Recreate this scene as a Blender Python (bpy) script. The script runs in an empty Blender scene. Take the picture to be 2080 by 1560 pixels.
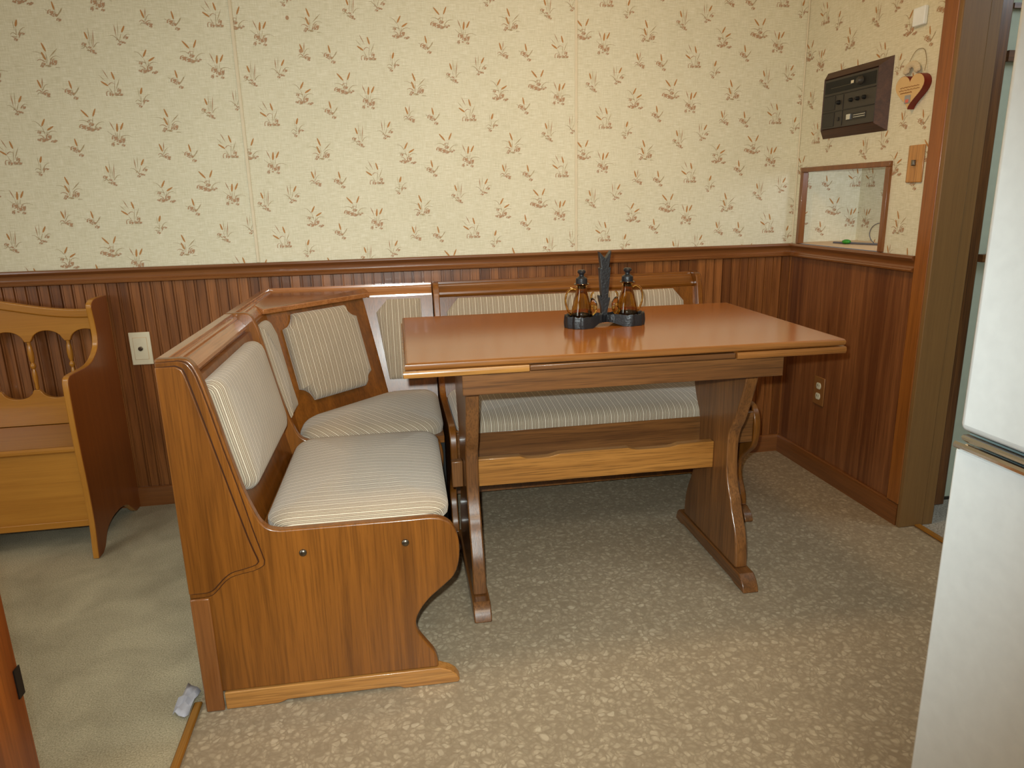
import bpy, bmesh, math, random
from mathutils import Vector, Matrix
random.seed(7)
C = bpy.context.scene.collection
R = math.radians

# ------------------------------------------------------------------ materials
def srgb(r, g, b):
    f = lambda c: (c/255/12.92) if c/255 <= .04045 else ((c/255+.055)/1.055)**2.4
    return (f(r), f(g), f(b), 1)

def newmat(name):
    m = bpy.data.materials.new(name); m.use_nodes = True
    nt = m.node_tree; b = nt.nodes['Principled BSDF']
    return m, nt, b

def nd(nt, t, **kw):
    n = nt.nodes.new(t)
    for k, v in kw.items():
        if k in n.inputs.keys(): n.inputs[k].default_value = v
        else: setattr(n, k, v)
    return n

def mixc(nt, fac, a, b, blend='MIX'):
    n = nt.nodes.new('ShaderNodeMix'); n.data_type = 'RGBA'; n.blend_type = blend
    for s, v in ((0, fac), (6, a), (7, b)):
        if hasattr(v, 'is_linked'): nt.links.new(v, n.inputs[s])
        else: n.inputs[s].default_value = v
    return n.outputs[2]

def math_(nt, op, a, b=None, clamp=False):
    n = nt.nodes.new('ShaderNodeMath'); n.operation = op; n.use_clamp = clamp
    for i, v in enumerate((a, b)):
        if v is None: continue
        if hasattr(v, 'is_linked'): nt.links.new(v, n.inputs[i])
        else: n.inputs[i].default_value = v
    return n.outputs[0]

def ramp(nt, fac, stops):
    n = nt.nodes.new('ShaderNodeValToRGB')
    el = n.color_ramp.elements
    while len(el) < len(stops): el.new(.5)
    for e, (p, c) in zip(el, stops): e.position = p; e.color = c
    nt.links.new(fac, n.inputs[0]); return n.outputs[0]

def plain(name, col, rough=.5, metal=0, coat=0, trans=0, ior=1.45, spec=.5):
    m, nt, b = newmat(name)
    b.inputs['Base Color'].default_value = col
    b.inputs['Roughness'].default_value = rough
    b.inputs['Metallic'].default_value = metal
    b.inputs['Coat Weight'].default_value = coat
    b.inputs['Transmission Weight'].default_value = trans
    b.inputs['IOR'].default_value = ior
    b.inputs['Specular IOR Level'].default_value = spec
    # a little procedural variation so that nothing is dead flat
    n = nd(nt, 'ShaderNodeTexNoise', Scale=40.0, Detail=3.0)
    tc = nd(nt, 'ShaderNodeTexCoord'); nt.links.new(tc.outputs['Object'], n.inputs['Vector'])
    c = mixc(nt, n.outputs['Fac'], tuple(x*.93 for x in col[:3])+(1,), tuple(min(1, x*1.07) for x in col[:3])+(1,))
    nt.links.new(c, b.inputs['Base Color'])
    return m

def wood(name, dark, light, grain='Z', rough=.35, coat=.2, scale=1.0, contrast=1.0, pores=.35, plank=None, bump=.15):
    """Streaky wood whose grain runs along GRAIN of the object's own axes."""
    m, nt, b = newmat(name)
    tc = nd(nt, 'ShaderNodeTexCoord'); oi = nd(nt, 'ShaderNodeObjectInfo')
    off = nt.nodes.new('ShaderNodeVectorMath'); off.operation = 'SCALE'
    off.inputs[0].default_value = (7.3, 3.1, 5.7); nt.links.new(oi.outputs['Random'], off.inputs['Scale'])
    add = nt.nodes.new('ShaderNodeVectorMath'); add.operation = 'ADD'
    nt.links.new(tc.outputs['Object'], add.inputs[0]); nt.links.new(off.outputs[0], add.inputs[1])
    vec = add.outputs[0]
    var = None
    if plank:
        ax, width, ph = plank
        sep = nd(nt, 'ShaderNodeSeparateXYZ'); nt.links.new(tc.outputs['Object'], sep.inputs[0])
        q = math_(nt, 'FLOOR', math_(nt, 'DIVIDE', math_(nt, 'ADD', sep.outputs[ax], ph), width))
        wn = nd(nt, 'ShaderNodeTexWhiteNoise', noise_dimensions='1D'); nt.links.new(q, wn.inputs['W'])
        var = wn.outputs['Value']
        cb = nd(nt, 'ShaderNodeCombineXYZ'); nt.links.new(math_(nt, 'MULTIPLY', var, 9.0), cb.inputs['Z'])
        a2 = nt.nodes.new('ShaderNodeVectorMath'); a2.operation = 'ADD'
        nt.links.new(vec, a2.inputs[0]); nt.links.new(cb.outputs[0], a2.inputs[1]); vec = a2.outputs[0]
    def mp(al, ac):
        s = [ac*scale]*3; s['XYZ'.index(grain)] = al*scale
        n = nd(nt, 'ShaderNodeMapping'); n.inputs['Scale'].default_value = s
        nt.links.new(vec, n.inputs['Vector']); return n.outputs[0]
    n1 = nd(nt, 'ShaderNodeTexNoise', Scale=1.0, Detail=6.0, Roughness=.6, Distortion=1.2); nt.links.new(mp(1.1, 26), n1.inputs['Vector'])
    n2 = nd(nt, 'ShaderNodeTexNoise', Scale=1.0, Detail=3.0, Roughness=.6); nt.links.new(mp(7, 260), n2.inputs['Vector'])
    n3 = nd(nt, 'ShaderNodeTexNoise', Scale=1.0, Detail=2.0); nt.links.new(mp(.6, 4), n3.inputs['Vector'])
    v = math_(nt, 'ADD', math_(nt, 'MULTIPLY', n1.outputs['Fac'], 1.0), math_(nt, 'MULTIPLY', n3.outputs['Fac'], .6))
    v = math_(nt, 'ADD', math_(nt, 'MULTIPLY', math_(nt, 'SUBTRACT', v, .8), 2.2*contrast), .5)
    if var: v = math_(nt, 'ADD', v, math_(nt, 'MULTIPLY', math_(nt, 'SUBTRACT', var, .5), .75))
    col = ramp(nt, v, [(0.0, dark), (1.0, light)])
    p = ramp(nt, n2.outputs['Fac'], [(.36, (0, 0, 0, 1)), (.52, (1, 1, 1, 1))])
    pd = tuple(x*.45 for x in dark[:3])+(1,)
    f = math_(nt, 'MULTIPLY', math_(nt, 'SUBTRACT', 1.0, p), pores)
    col = mixc(nt, f, col, pd)
    nt.links.new(col, b.inputs['Base Color'])
    b.inputs['Roughness'].default_value = rough
    b.inputs['Coat Weight'].default_value = coat; b.inputs['Coat Roughness'].default_value = .12
    bp = nd(nt, 'ShaderNodeBump', Strength=bump, Distance=.0008); nt.links.new(n2.outputs['Fac'], bp.inputs['Height'])
    nt.links.new(bp.outputs[0], b.inputs['Normal'])
    return m

def fabric(name):
    """Ribbed upholstery: pale and tan stripes across the cushion's own x axis."""
    m, nt, b = newmat(name)
    tc = nd(nt, 'ShaderNodeTexCoord'); sep = nd(nt, 'ShaderNodeSeparateXYZ'); nt.links.new(tc.outputs['UV'], sep.inputs[0])
    x = sep.outputs[0]
    t = math_(nt, 'FRACT', math_(nt, 'DIVIDE', x, .0215))
    P_, A_, D_ = srgb(222, 207, 182), srgb(182, 163, 138), srgb(143, 124, 106)
    Q_ = srgb(202, 186, 159)
    cols = [(0.0, P_), (.10, P_), (.14, D_), (.22, D_), (.26, A_), (.36, A_), (.40, srgb(136, 124, 107)), (.46, D_), (.50, Q_), (.57, Q_), (.61, D_), (.69, D_), (.73, A_), (.84, A_), (.88, D_), (.96, D_), (1.0, P_)]
    c = ramp(nt, t, cols)
    n = nd(nt, 'ShaderNodeTexNoise', Scale=900.0, Detail=2.0); nt.links.new(tc.outputs['Object'], n.inputs['Vector'])
    n2 = nd(nt, 'ShaderNodeTexNoise', Scale=7.0, Detail=2.0); nt.links.new(tc.outputs['Object'], n2.inputs['Vector'])
    f = ramp(nt, n.outputs['Fac'], [(.3, (.78, .78, .78, 1)), (.7, (1.12, 1.12, 1.12, 1))])
    c = mixc(nt, 1.0, c, f, 'MULTIPLY')
    f2 = ramp(nt, n2.outputs['Fac'], [(.3, (.93, .93, .93, 1)), (.7, (1.04, 1.04, 1.04, 1))])
    c = mixc(nt, 1.0, c, f2, 'MULTIPLY')
    nt.links.new(c, b.inputs['Base Color']); b.inputs['Roughness'].default_value = .9
    b.inputs['Specular IOR Level'].default_value = .2
    b.inputs['Sheen Weight'].default_value = .35; b.inputs['Sheen Roughness'].default_value = .5
    bp = nd(nt, 'ShaderNodeBump', Strength=.6, Distance=.0015)
    h = math_(nt, 'ADD', math_(nt, 'PINGPONG', math_(nt, 'DIVIDE', x, .0038), .5), math_(nt, 'MULTIPLY', n.outputs['Fac'], .4))
    nt.links.new(h, bp.inputs['Height']); nt.links.new(bp.outputs[0], b.inputs['Normal'])
    return m

def wallpaper(name):
    m, nt, b = newmat(name)
    tc = nd(nt, 'ShaderNodeTexCoord')
    def st(sx, sy, sz, d=3):
        mp = nd(nt, 'ShaderNodeMapping'); mp.inputs['Scale'].default_value = (sx, sy, sz); nt.links.new(tc.outputs['Object'], mp.inputs['Vector'])
        n = nd(nt, 'ShaderNodeTexNoise', Scale=1.0, Detail=float(d), Roughness=.65); nt.links.new(mp.outputs[0], n.inputs['Vector']); return n.outputs['Fac']
    h = st(28, 28, 420); v = st(420, 420, 28); br = st(3, 3, 3, 2)
    s = math_(nt, 'ADD', math_(nt, 'MULTIPLY', h, .6), math_(nt, 'MULTIPLY', v, .4))
    c = ramp(nt, s, [(.36, srgb(208, 200, 170)), (.50, srgb(222, 215, 188)), (.64, srgb(237, 231, 210))])
    f = ramp(nt, br, [(.3, (.97, .97, .96, 1)), (.7, (1.02, 1.02, 1.02, 1))])
    c = mixc(nt, 1.0, c, f, 'MULTIPLY')
    nt.links.new(c, b.inputs['Base Color']); b.inputs['Roughness'].default_value = .62; b.inputs['Specular IOR Level'].default_value = .3
    bp = nd(nt, 'ShaderNodeBump', Strength=.25, Distance=.0006); nt.links.new(s, bp.inputs['Height']); nt.links.new(bp.outputs[0], b.inputs['Normal'])
    return m

def lino(name):
    m, nt, b = newmat(name)
    tc = nd(nt, 'ShaderNodeTexCoord')
    wn = nd(nt, 'ShaderNodeTexNoise', Scale=22.0, Detail=2.0); nt.links.new(tc.outputs['Object'], wn.inputs['Vector'])
    wv = nt.nodes.new('ShaderNodeVectorMath'); wv.operation = 'SCALE'; wv.inputs['Scale'].default_value = .035
    nt.links.new(wn.outputs['Color'], wv.inputs[0])
    av = nt.nodes.new('ShaderNodeVectorMath'); av.operation = 'ADD'; nt.links.new(tc.outputs['Object'], av.inputs[0]); nt.links.new(wv.outputs[0], av.inputs[1])
    def cells(scale, lo, hi, seed):
        mp = nd(nt, 'ShaderNodeMapping'); mp.inputs['Location'].default_value = (seed, seed*.7, 0); mp.inputs['Scale'].default_value = (1, 1, .001)
        nt.links.new(av.outputs[0], mp.inputs['Vector'])
        a = nd(nt, 'ShaderNodeTexVoronoi', Scale=scale, Randomness=1.0); nt.links.new(mp.outputs[0], a.inputs['Vector'])
        e = nd(nt, 'ShaderNodeTexVoronoi', Scale=scale, Randomness=1.0, feature='DISTANCE_TO_EDGE'); nt.links.new(mp.outputs[0], e.inputs['Vector'])
        sp = nd(nt, 'ShaderNodeSeparateColor'); nt.links.new(a.outputs['Color'], sp.inputs[0])
        edge = ramp(nt, math_(nt, 'MULTIPLY', math_(nt, 'SUBTRACT', .62, a.outputs['Distance']), math_(nt, 'MINIMUM', math_(nt, 'MULTIPLY', e.outputs['Distance'], 8.0), 1.0)), [(lo, (0, 0, 0, 1)), (hi, (1, 1, 1, 1))])
        return sp.outputs[0], sp.outputs[1], edge
    r1, g1, e1 = cells(60, .04, .26, 0)
    r2, g2, e2 = cells(100, .05, .22, 3.3)
    base = ramp(nt, r2, [(0, srgb(160, 144, 120)), (.5, srgb(172, 155, 130)), (1, srgb(186, 169, 142))])
    base = mixc(nt, math_(nt, 'MULTIPLY', math_(nt, 'SUBTRACT', 1.0, e2), .5), base, srgb(140, 123, 100))
    peb = ramp(nt, g1, [(0, srgb(188, 171, 144)), (.6, srgb(200, 183, 156)), (1, srgb(216, 201, 174))])
    f = math_(nt, 'MULTIPLY', e1, ramp(nt, r1, [(.30, (0, 0, 0, 1)), (.75, (.44, .44, .44, 1))]))
    c = mixc(nt, f, base, peb)
    rim = math_(nt, 'MULTIPLY', math_(nt, 'SUBTRACT', 1.0, e1), .35)
    c = mixc(nt, rim, c, srgb(142, 125, 102))
    nt.links.new(c, b.inputs['Base Color']); b.inputs['Roughness'].default_value = .42; b.inputs['Specular IOR Level'].default_value = .35
    bp = nd(nt, 'ShaderNodeBump', Strength=.25, Distance=.0008); nt.links.new(e1, bp.inputs['Height']); nt.links.new(bp.outputs[0], b.inputs['Normal'])
    return m

def carpet(name, c0, c1, sc=260.0):
    m, nt, b = newmat(name)
    tc = nd(nt, 'ShaderNodeTexCoord')
    n = nd(nt, 'ShaderNodeTexNoise', Scale=sc, Detail=4.0, Roughness=.7); nt.links.new(tc.outputs['Object'], n.inputs['Vector'])
    n2 = nd(nt, 'ShaderNodeTexNoise', Scale=6.0, Detail=3.0, Distortion=.5); nt.links.new(tc.outputs['Object'], n2.inputs['Vector'])
    c = ramp(nt, n.outputs['Fac'], [(.3, c0), (.7, c1)])
    f = ramp(nt, n2.outputs['Fac'], [(.35, (.82, .81, .80, 1)), (.65, (1.08, 1.08, 1.08, 1))])
    c = mixc(nt, 1.0, c, f, 'MULTIPLY')
    nt.links.new(c, b.inputs['Base Color']); b.inputs['Roughness'].default_value = 1.0; b.inputs['Specular IOR Level'].default_value = .1
    bp = nd(nt, 'ShaderNodeBump', Strength=.8, Distance=.004); nt.links.new(n.outputs['Fac'], bp.inputs['Height']); nt.links.new(bp.outputs[0], b.inputs['Normal'])
    return m

OD, OL = srgb(97, 54, 14), srgb(140, 83, 27)          # honey oak of the nook
M = {}
for g in 'XYZ':
    M['oak'+g] = wood('honey_oak_'+g, OD, OL, g, rough=.32, coat=.25)
    M['pale'+g] = wood('pale_oak_edge_'+g, srgb(158, 100, 42), srgb(206, 150, 82), g, rough=.3, coat=.3, pores=.45)
    M['trim'+g] = wood('walnut_stained_trim_'+g, srgb(108, 62, 28), srgb(146, 90, 44), g, rough=.3, coat=.4, pores=.25, contrast=.7)
    M['tab'+g] = wood('brown_oak_trestle_'+g, srgb(92, 56, 28), srgb(140, 90, 46), g, rough=.34, coat=.25, pores=.5)
    M['maple'+g] = wood('maple_'+g, srgb(160, 100, 28), srgb(196, 136, 52), g, rough=.3, coat=.3, pores=.12, contrast=.55)
M['capred'] = wood('reddish_oak_cap', srgb(138, 82, 42), srgb(186, 124, 74), 'X', rough=.22, coat=.5)
M['capredY'] = wood('reddish_oak_cap_y', srgb(138, 82, 42), srgb(186, 124, 74), 'Y', rough=.22, coat=.5)
M['bead'] = wood('beadboard_oak', srgb(104, 58, 24), srgb(156, 96, 48), 'Z', rough=.36, coat=.2, plank=(0, .0372, 2.5+.0372*100), contrast=1.1, pores=.4)
M['panel'] = wood('wall_panelling', srgb(106, 60, 32), srgb(154, 96, 54), 'Z', rough=.38, coat=.15, plank=(1, .075, 10), contrast=1.1, pores=.4)
M['jamb'] = wood('olive_brown_jamb', srgb(122, 90, 52), srgb(148, 110, 64), 'Z', rough=.5, coat=0, contrast=.5, pores=.15)
M['post'] = wood('reddish_oak_post', srgb(126, 60, 18), srgb(184, 104, 40), 'Z', rough=.35, coat=.2, scale=.6, contrast=1.5)
M['laminate'] = wood('table_laminate', srgb(146, 84, 34), srgb(170, 104, 47), 'X', rough=.16, coat=.15, contrast=.4, pores=.15, bump=.03)
M['brownstretch'] = wood('gold_oak_stretcher', srgb(150, 96, 40), srgb(190, 130, 62), 'X', rough=.35, coat=.2, pores=.6)
M['fabric'] = fabric('striped_upholstery')
M['paper'] = wallpaper('linen_wallpaper')
M['lino'] = lino('pebble_vinyl')
M['carpet'] = carpet('beige_carpet', srgb(158, 148, 120), srgb(220, 208, 178))
M['carpet2'] = carpet('speckled_hall_carpet', srgb(120, 112, 102), srgb(215, 208, 196), 160)
M['cattail'] = plain('print_ochre', srgb(184, 130, 72), .7)
M['mauve'] = plain('print_mauve_brown', srgb(180, 142, 108), .7)
M['leaf'] = plain('print_grey_green', srgb(176, 154, 116), .7)
M['batten'] = plain('cream_batten', srgb(222, 208, 178), .5)
M['ceil'] = plain('ceiling_paint', srgb(232, 226, 210), .9)
M['black'] = plain('black_rubber', srgb(16, 15, 14), .55)
M['iron'] = plain('carved_black_resin', srgb(32, 32, 34), .38)
_nt = M['iron'].node_tree; _n = nd(_nt, 'ShaderNodeTexNoise', Scale=160.0, Detail=3.0); _t = nd(_nt, 'ShaderNodeTexCoord'); _nt.links.new(_t.outputs['Object'], _n.inputs['Vector'])
_b = nd(_nt, 'ShaderNodeBump', Strength=.6, Distance=.002); _nt.links.new(_n.outputs['Fac'], _b.inputs['Height']); _nt.links.new(_b.outputs[0], _nt.nodes['Principled BSDF'].inputs['Normal'])
M['plastic'] = plain('black_plastic', srgb(44, 40, 36), .4)
M['plastic2'] = plain('charcoal_plastic', srgb(64, 58, 50), .45)
M['mapleside'] = wood('redder_maple_face', srgb(128, 68, 26), srgb(156, 90, 38), 'Z', rough=.4, coat=.15, pores=.12, contrast=.6)
M['lipX'] = wood('brown_oak_lipping', srgb(126, 76, 32), srgb(172, 114, 58), 'X', rough=.28, coat=.35, pores=.4)
M['leafX'] = wood('gold_oak_leaf_edge', srgb(146, 94, 40), srgb(192, 136, 70), 'X', rough=.25, coat=.4, pores=.4)
M['glaze'] = plain('dark_glaze', srgb(62, 32, 14), .4)
M['casing'] = wood('orange_oak_casing', srgb(128, 72, 26), srgb(164, 98, 40), 'Z', rough=.35, coat=.2, contrast=.7)
M['walnut'] = wood('dark_walnut_frame', srgb(62, 36, 24), srgb(92, 58, 38), 'Y', rough=.6, coat=0)
M['ivory'] = plain('ivory_plastic', srgb(222, 212, 184), .4)
M['chrome'] = plain('chrome', srgb(230, 230, 230), .12, 1)
M['steel'] = plain('dark_steel', srgb(120, 112, 100), .3, 1)
M['fridge'] = plain('white_enamel', srgb(240, 246, 248), .28, 0, .2)
M['gasket'] = plain('grey_gasket', srgb(130, 150, 150), .6)
M['amber'] = plain('amber_glass', srgb(222, 184, 104), .03, 0, 0, 1, 1.48)
M['hall'] = plain('hall_paint', srgb(196, 204, 186), .8)
M['shelf'] = plain('tan_shelf', srgb(214, 180, 140), .5)
M['cream'] = plain('cream_paint_wood', srgb(214, 178, 124), .6)
M['red'] = plain('dark_red_paint', srgb(120, 34, 22), .45)
M['lace'] = plain('cream_lace', srgb(206, 190, 160), .9)
M['ink'] = plain('brown_ink', srgb(150, 100, 50), .7)
M['photo'] = plain('picture_print', srgb(150, 150, 150), .4)
M['photo2'] = plain('picture_pink', srgb(214, 110, 90), .5)
M['wire'] = plain('thin_wire', srgb(150, 130, 96), .4, .6)
M['green'] = plain('green_plastic', srgb(50, 140, 40), .4)
M['cable'] = plain('grey_cable', srgb(96, 94, 98), .5)
M['strip'] = wood('gold_transition_strip', srgb(136, 88, 22), srgb(170, 116, 44), 'Y', rough=.35, coat=.2, contrast=.5)
M['scrap'] = plain('grey_plastic_film', srgb(190, 190, 200), .25)
M['lampglow'], _nt, _b = newmat('lamp_glass')
_b.inputs['Base Color'].default_value = srgb(250, 240, 220)

# ------------------------------------------------------------------ mesh helpers
def sharp(bm, ang=30):
    bm.normal_update()
    for f in bm.faces: f.smooth = True
    for e in bm.edges:
        if len(e.link_faces) == 2 and e.calc_face_angle(0) > R(ang): e.smooth = False

def obj(name, bm, mat, parent=None, loc=(0, 0, 0), rot=(0, 0, 0), bevel=0, seg=2, fix=True, ang=30):
    if fix: bmesh.ops.recalc_face_normals(bm, faces=bm.faces[:])
    sharp(bm, ang)
    me = bpy.data.meshes.new(name); bm.to_mesh(me); bm.free()
    for m in (mat if isinstance(mat, (list, tuple)) else [mat]): me.materials.append(m)
    o = bpy.data.objects.new(name, me); C.objects.link(o)
    o.location = loc; o.rotation_euler = rot
    if parent: o.parent = parent
    if bevel:
        md = o.modifiers.new('bevel', 'BEVEL'); md.width = bevel; md.segments = seg; md.limit_method = 'ANGLE'; md.angle_limit = R(40)
        md.harden_normals = False
    return o

def tag(o, label=None, cat=None, group=None, kind=None):
    if label: o['label'] = label
    if cat: o['category'] = cat
    if group: o['group'] = group
    if kind: o['kind'] = kind
    return o

def thing(name, label, cat, loc=(0, 0, 0), rz=0, group=None):
    o = bpy.data.objects.new(name, None); C.objects.link(o); o.empty_display_size = .05
    o.location = loc; o.rotation_euler = (0, 0, rz)
    return tag(o, label, cat, group)

def box(bm, x0, x1, y0, y1, z0, z1):
    vs = [bm.verts.new((x, y, z)) for z in (z0, z1) for x, y in ((x0, y0), (x1, y0), (x1, y1), (x0, y1))]
    for f in ((3, 2, 1, 0), (4, 5, 6, 7), (0, 1, 5, 4), (1, 2, 6, 5), (2, 3, 7, 6), (3, 0, 4, 7)): bm.faces.new([vs[i] for i in f])
    return vs

def BX(*a):
    bm = bmesh.new(); box(bm, *a); return bm

def prism(pts, fm, t0, t1, bm=None):
    bm = bm or bmesh.new()
    a = [bm.verts.new(fm(p[0], p[1], t0)) for p in pts]; b = [bm.verts.new(fm(p[0], p[1], t1)) for p in pts]
    n = len(pts)
    bm.faces.new(a); bm.faces.new(b[::-1])
    for i in range(n): bm.faces.new((a[i], a[(i+1) % n], b[(i+1) % n], b[i]))
    return bm

XZ = lambda a, b, t: (a, t, b)       # outline in x,z, thickness along y
YZ = lambda a, b, t: (t, a, b)
XY = lambda a, b, t: (a, b, t)

def smooth(pts, n=6, closed=False):
    """Catmull-Rom through PTS."""
    out = []; N = len(pts)
    for i in range(N if closed else N-1):
        g = (lambda k: pts[k % N]) if closed else (lambda k: pts[min(max(k, 0), N-1)])
        p0, p1, p2, p3 = g(i-1), g(i), g(i+1), g(i+2)
        for k in range(n):
            t = k/n
            out.append(tuple(.5*(2*b+(c-a)*t+(2*a-5*b+4*c-d)*t*t+(-a+3*b-3*c+d)*t**3) for a, b, c, d in zip(p0, p1, p2, p3)))
    if not closed: out.append(tuple(pts[-1]))
    return out

def rrect(x0, x1, y0, y1, r, n=5):
    """Rounded rectangle, counter-clockwise; R one radius or four (bl, br, tr, tl)."""
    rs = r if isinstance(r, (tuple, list)) else (r,)*4
    out = []
    for (cx, cy, a0), q in zip(((x0, y0, 180), (x1, y0, 270), (x1, y1, 0), (x0, y1, 90)), rs):
        sx = 1 if cx == x0 else -1; sy = 1 if cy == y0 else -1
        for k in range(n+1):
            a = R(a0+90*k/n); out.append((cx+sx*q+q*math.cos(a), cy+sy*q+q*math.sin(a)))
    return out

def resample(pts, step):
    out = []; n = len(pts)
    for i in range(n):
        a, b = pts[i], pts[(i+1) % n]; d = math.dist(a, b); k = max(1, int(d/step))
        for j in range(k): out.append((a[0]+(b[0]-a[0])*j/k, a[1]+(b[1]-a[1])*j/k))
    return out

def cushion(outline, t, crown=.012, e=.03):
    """Padded cushion in local x,y; rises along +z from 0 to T with rolled edges of radius E."""
    pts = resample(outline, .018)
    area = sum(pts[i][0]*pts[(i+1) % len(pts)][1]-pts[(i+1) % len(pts)][0]*pts[i][1] for i in range(len(pts)))
    if area < 0: pts = pts[::-1]
    n = len(pts); nor = []
    for i in range(n):
        a, b = pts[i-2], pts[(i+2) % n]; dx, dy = b[0]-a[0], b[1]-a[1]; l = math.hypot(dx, dy) or 1
        nor.append((-dy/l, dx/l))
    cx = sum(p[0] for p in pts)/n; cy = sum(p[1] for p in pts)/n
    bm = bmesh.new(); uv = bm.loops.layers.uv.new('cloth'); U_ = {}
    def V(x, y, z, q, w):
        v = bm.verts.new((x, y, z)); U_[v] = (x-q[0]*w, y-q[1]*w); return v
    def F(vs):
        f = bm.faces.new(vs)
        for lp in f.loops: lp[uv].uv = U_[lp.vert]
    rings = [(0, 0), (-.0015, .25*t), (-.001, .45*t), (.08*e, .62*t), (.25*e, .77*t), (.52*e, .91*t), (e, t)]
    prev = None; first = None
    for ins, z in rings:
        w = (t-z)*.9
        r = [V(p[0]+q[0]*ins, p[1]+q[1]*ins, z, q, w) for p, q in zip(pts, nor)]
        if prev:
            for i in range(n): F((prev[i], prev[(i+1) % n], r[(i+1) % n], r[i]))
        else: first = r
        prev = r
    for s in (.75, .5, .25):
        base = [(p[0]+q[0]*e, p[1]+q[1]*e) for p, q in zip(pts, nor)]
        r = [V(cx+(p[0]-cx)*s, cy+(p[1]-cy)*s, t+crown*(1-s*s), (0, 0), 0) for p in base]
        for i in range(n): F((prev[i], prev[(i+1) % n], r[(i+1) % n], r[i]))
        prev = r
    c = V(cx, cy, t+crown, (0, 0), 0)
    for i in range(n): F((prev[i], prev[(i+1) % n], c))
    F(first[::-1])
    return bm

def lathe(profile, n=28, bm=None, cx=0, cy=0, cap=True):
    bm = bm or bmesh.new(); rings = []
    for r, z in profile:
        rings.append([bm.verts.new((cx+r*math.cos(2*math.pi*k/n), cy+r*math.sin(2*math.pi*k/n), z)) for k in range(n)])
    for a, b in zip(rings, rings[1:]):
        for k in range(n): bm.faces.new((a[k], a[(k+1) % n], b[(k+1) % n], b[k]))
    if cap:
        bm.faces.new(rings[0][::-1]); bm.faces.new(rings[-1])
    return bm

def tube(path, r, n=8, bm=None):
    bm = bm or bmesh.new(); P = [Vector(p) for p in path]; rings = []
    up = None
    for i, p in enumerate(P):
        t = (P[min(i+1, len(P)-1)]-P[max(i-1, 0)]).normalized()
        if up is None: up = t.orthogonal().normalized()
        else:
            up = (up-t*up.dot(t)).normalized()
        w = t.cross(up); rr = r[i] if isinstance(r, (list, tuple)) else r
        rings.append([bm.verts.new(p+(up*math.cos(2*math.pi*k/n)+w*math.sin(2*math.pi*k/n))*rr) for k in range(n)])
    for a, b in zip(rings, rings[1:]):
        for k in range(n): bm.faces.new((a[k], a[(k+1) % n], b[(k+1) % n], b[k]))
    bm.faces.new(rings[0][::-1]); bm.faces.new(rings[-1])
    return bm

def ball(r, c=(0, 0, 0), sc=(1, 1, 1), seg=14):
    bm = bmesh.new(); bmesh.ops.create_uvsphere(bm, u_segments=seg, v_segments=seg//2+2, radius=r)
    for v in bm.verts: v.co = Vector((v.co.x*sc[0]+c[0], v.co.y*sc[1]+c[1], v.co.z*sc[2]+c[2]))
    return bm

def profile_run(prof, stations, close=True):
    """Sweep prof [(d,z)] through stations, each a function (d,z)->xyz; ends capped."""
    bm = bmesh.new()
    rs = [[bm.verts.new(s(d, z)) for d, z in prof] for s in stations]
    n = len(prof)
    for a, b in zip(rs, rs[1:]):
        for i in range(n): bm.faces.new((a[i], a[(i+1) % n], b[(i+1) % n], b[i]))
    bm.faces.new(rs[0]); bm.faces.new(rs[-1][::-1])
    return bm

# ------------------------------------------------------------------ wallpaper motifs (print on the paper)
U = .00033   # metres per unit of the motif drawings
def blade(x0, y0, x1, y1, w, m=2): return ('p', m, [(x0, y0), (x0*.45+x1*.55-(y1-y0)/math.hypot(x1-x0, y1-y0)*w*.5, y0*.45+y1*.55+(x1-x0)/math.hypot(x1-x0, y1-y0)*w*.5), (x1, y1), (x0*.45+x1*.55+(y1-y0)/math.hypot(x1-x0, y1-y0)*w*.5, y0*.45+y1*.55-(x1-x0)/math.hypot(x1-x0, y1-y0)*w*.5)])
def tail(x0, y0, x1, y1, w):
    l = math.hypot(x1-x0, y1-y0); dx, dy = (x1-x0)/l, (y1-y0)/l; out = []
    for k in range(10):
        a = 2*math.pi*k/10; u = math.cos(a)*l*.52; v = math.sin(a)*w*.5*(1 if u > 0 else .85)
        out.append(((x0+x1)/2+dx*u-dy*v, (y0+y1)/2+dy*u+dx*v))
    return ('p', 0, out)
def arc(x0, y0, x1, y1, x2, y2, w, m=2):
    pts = []; n = 6
    for s in (1, -1):
        for k in range(n+1):
            t = k/n if s == 1 else 1-k/n
            x = (1-t)**2*x0+2*t*(1-t)*x1+t*t*x2; y = (1-t)**2*y0+2*t*(1-t)*y1+t*t*y2
            tx, ty = 2*(1-t)*(x1-x0)+2*t*(x2-x1), 2*(1-t)*(y1-y0)+2*t*(y2-y1); l = math.hypot(tx, ty) or 1
            ww = w*.5*(1-.75*t)+.4
            pts.append((x-ty/l*ww*s, y+tx/l*ww*s))
    return ('p', m, pts)
def blob(x, y, rx, ry, m=1, a0=0):
    # a sketched stone: an upper crescent, a lower crescent and a fleck
    return [arc(x-rx*.5, y+ry*.35, x-rx*.55, y-ry*.6, x+rx*.25, y-ry*.45, max(7, rx*.3), m), arc(x+rx*.5, y-ry*.25, x+rx*.5, y+ry*.55, x-rx*.2, y+ry*.5, max(8, rx*.45), m), blob_(x+rx*.1, y, rx*.5, ry*.55, m)]
def blob_(x, y, rx, ry, m=1, a0=0):
    return ('p', m, [(x+rx*.55*math.cos(2*math.pi*k/7+a0)*(1+.18*((k*37) % 5-2)/2), y+ry*.55*math.sin(2*math.pi*k/7+a0)*(1+.15*((k*23) % 5-2)/2)) for k in range(7)])
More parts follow.
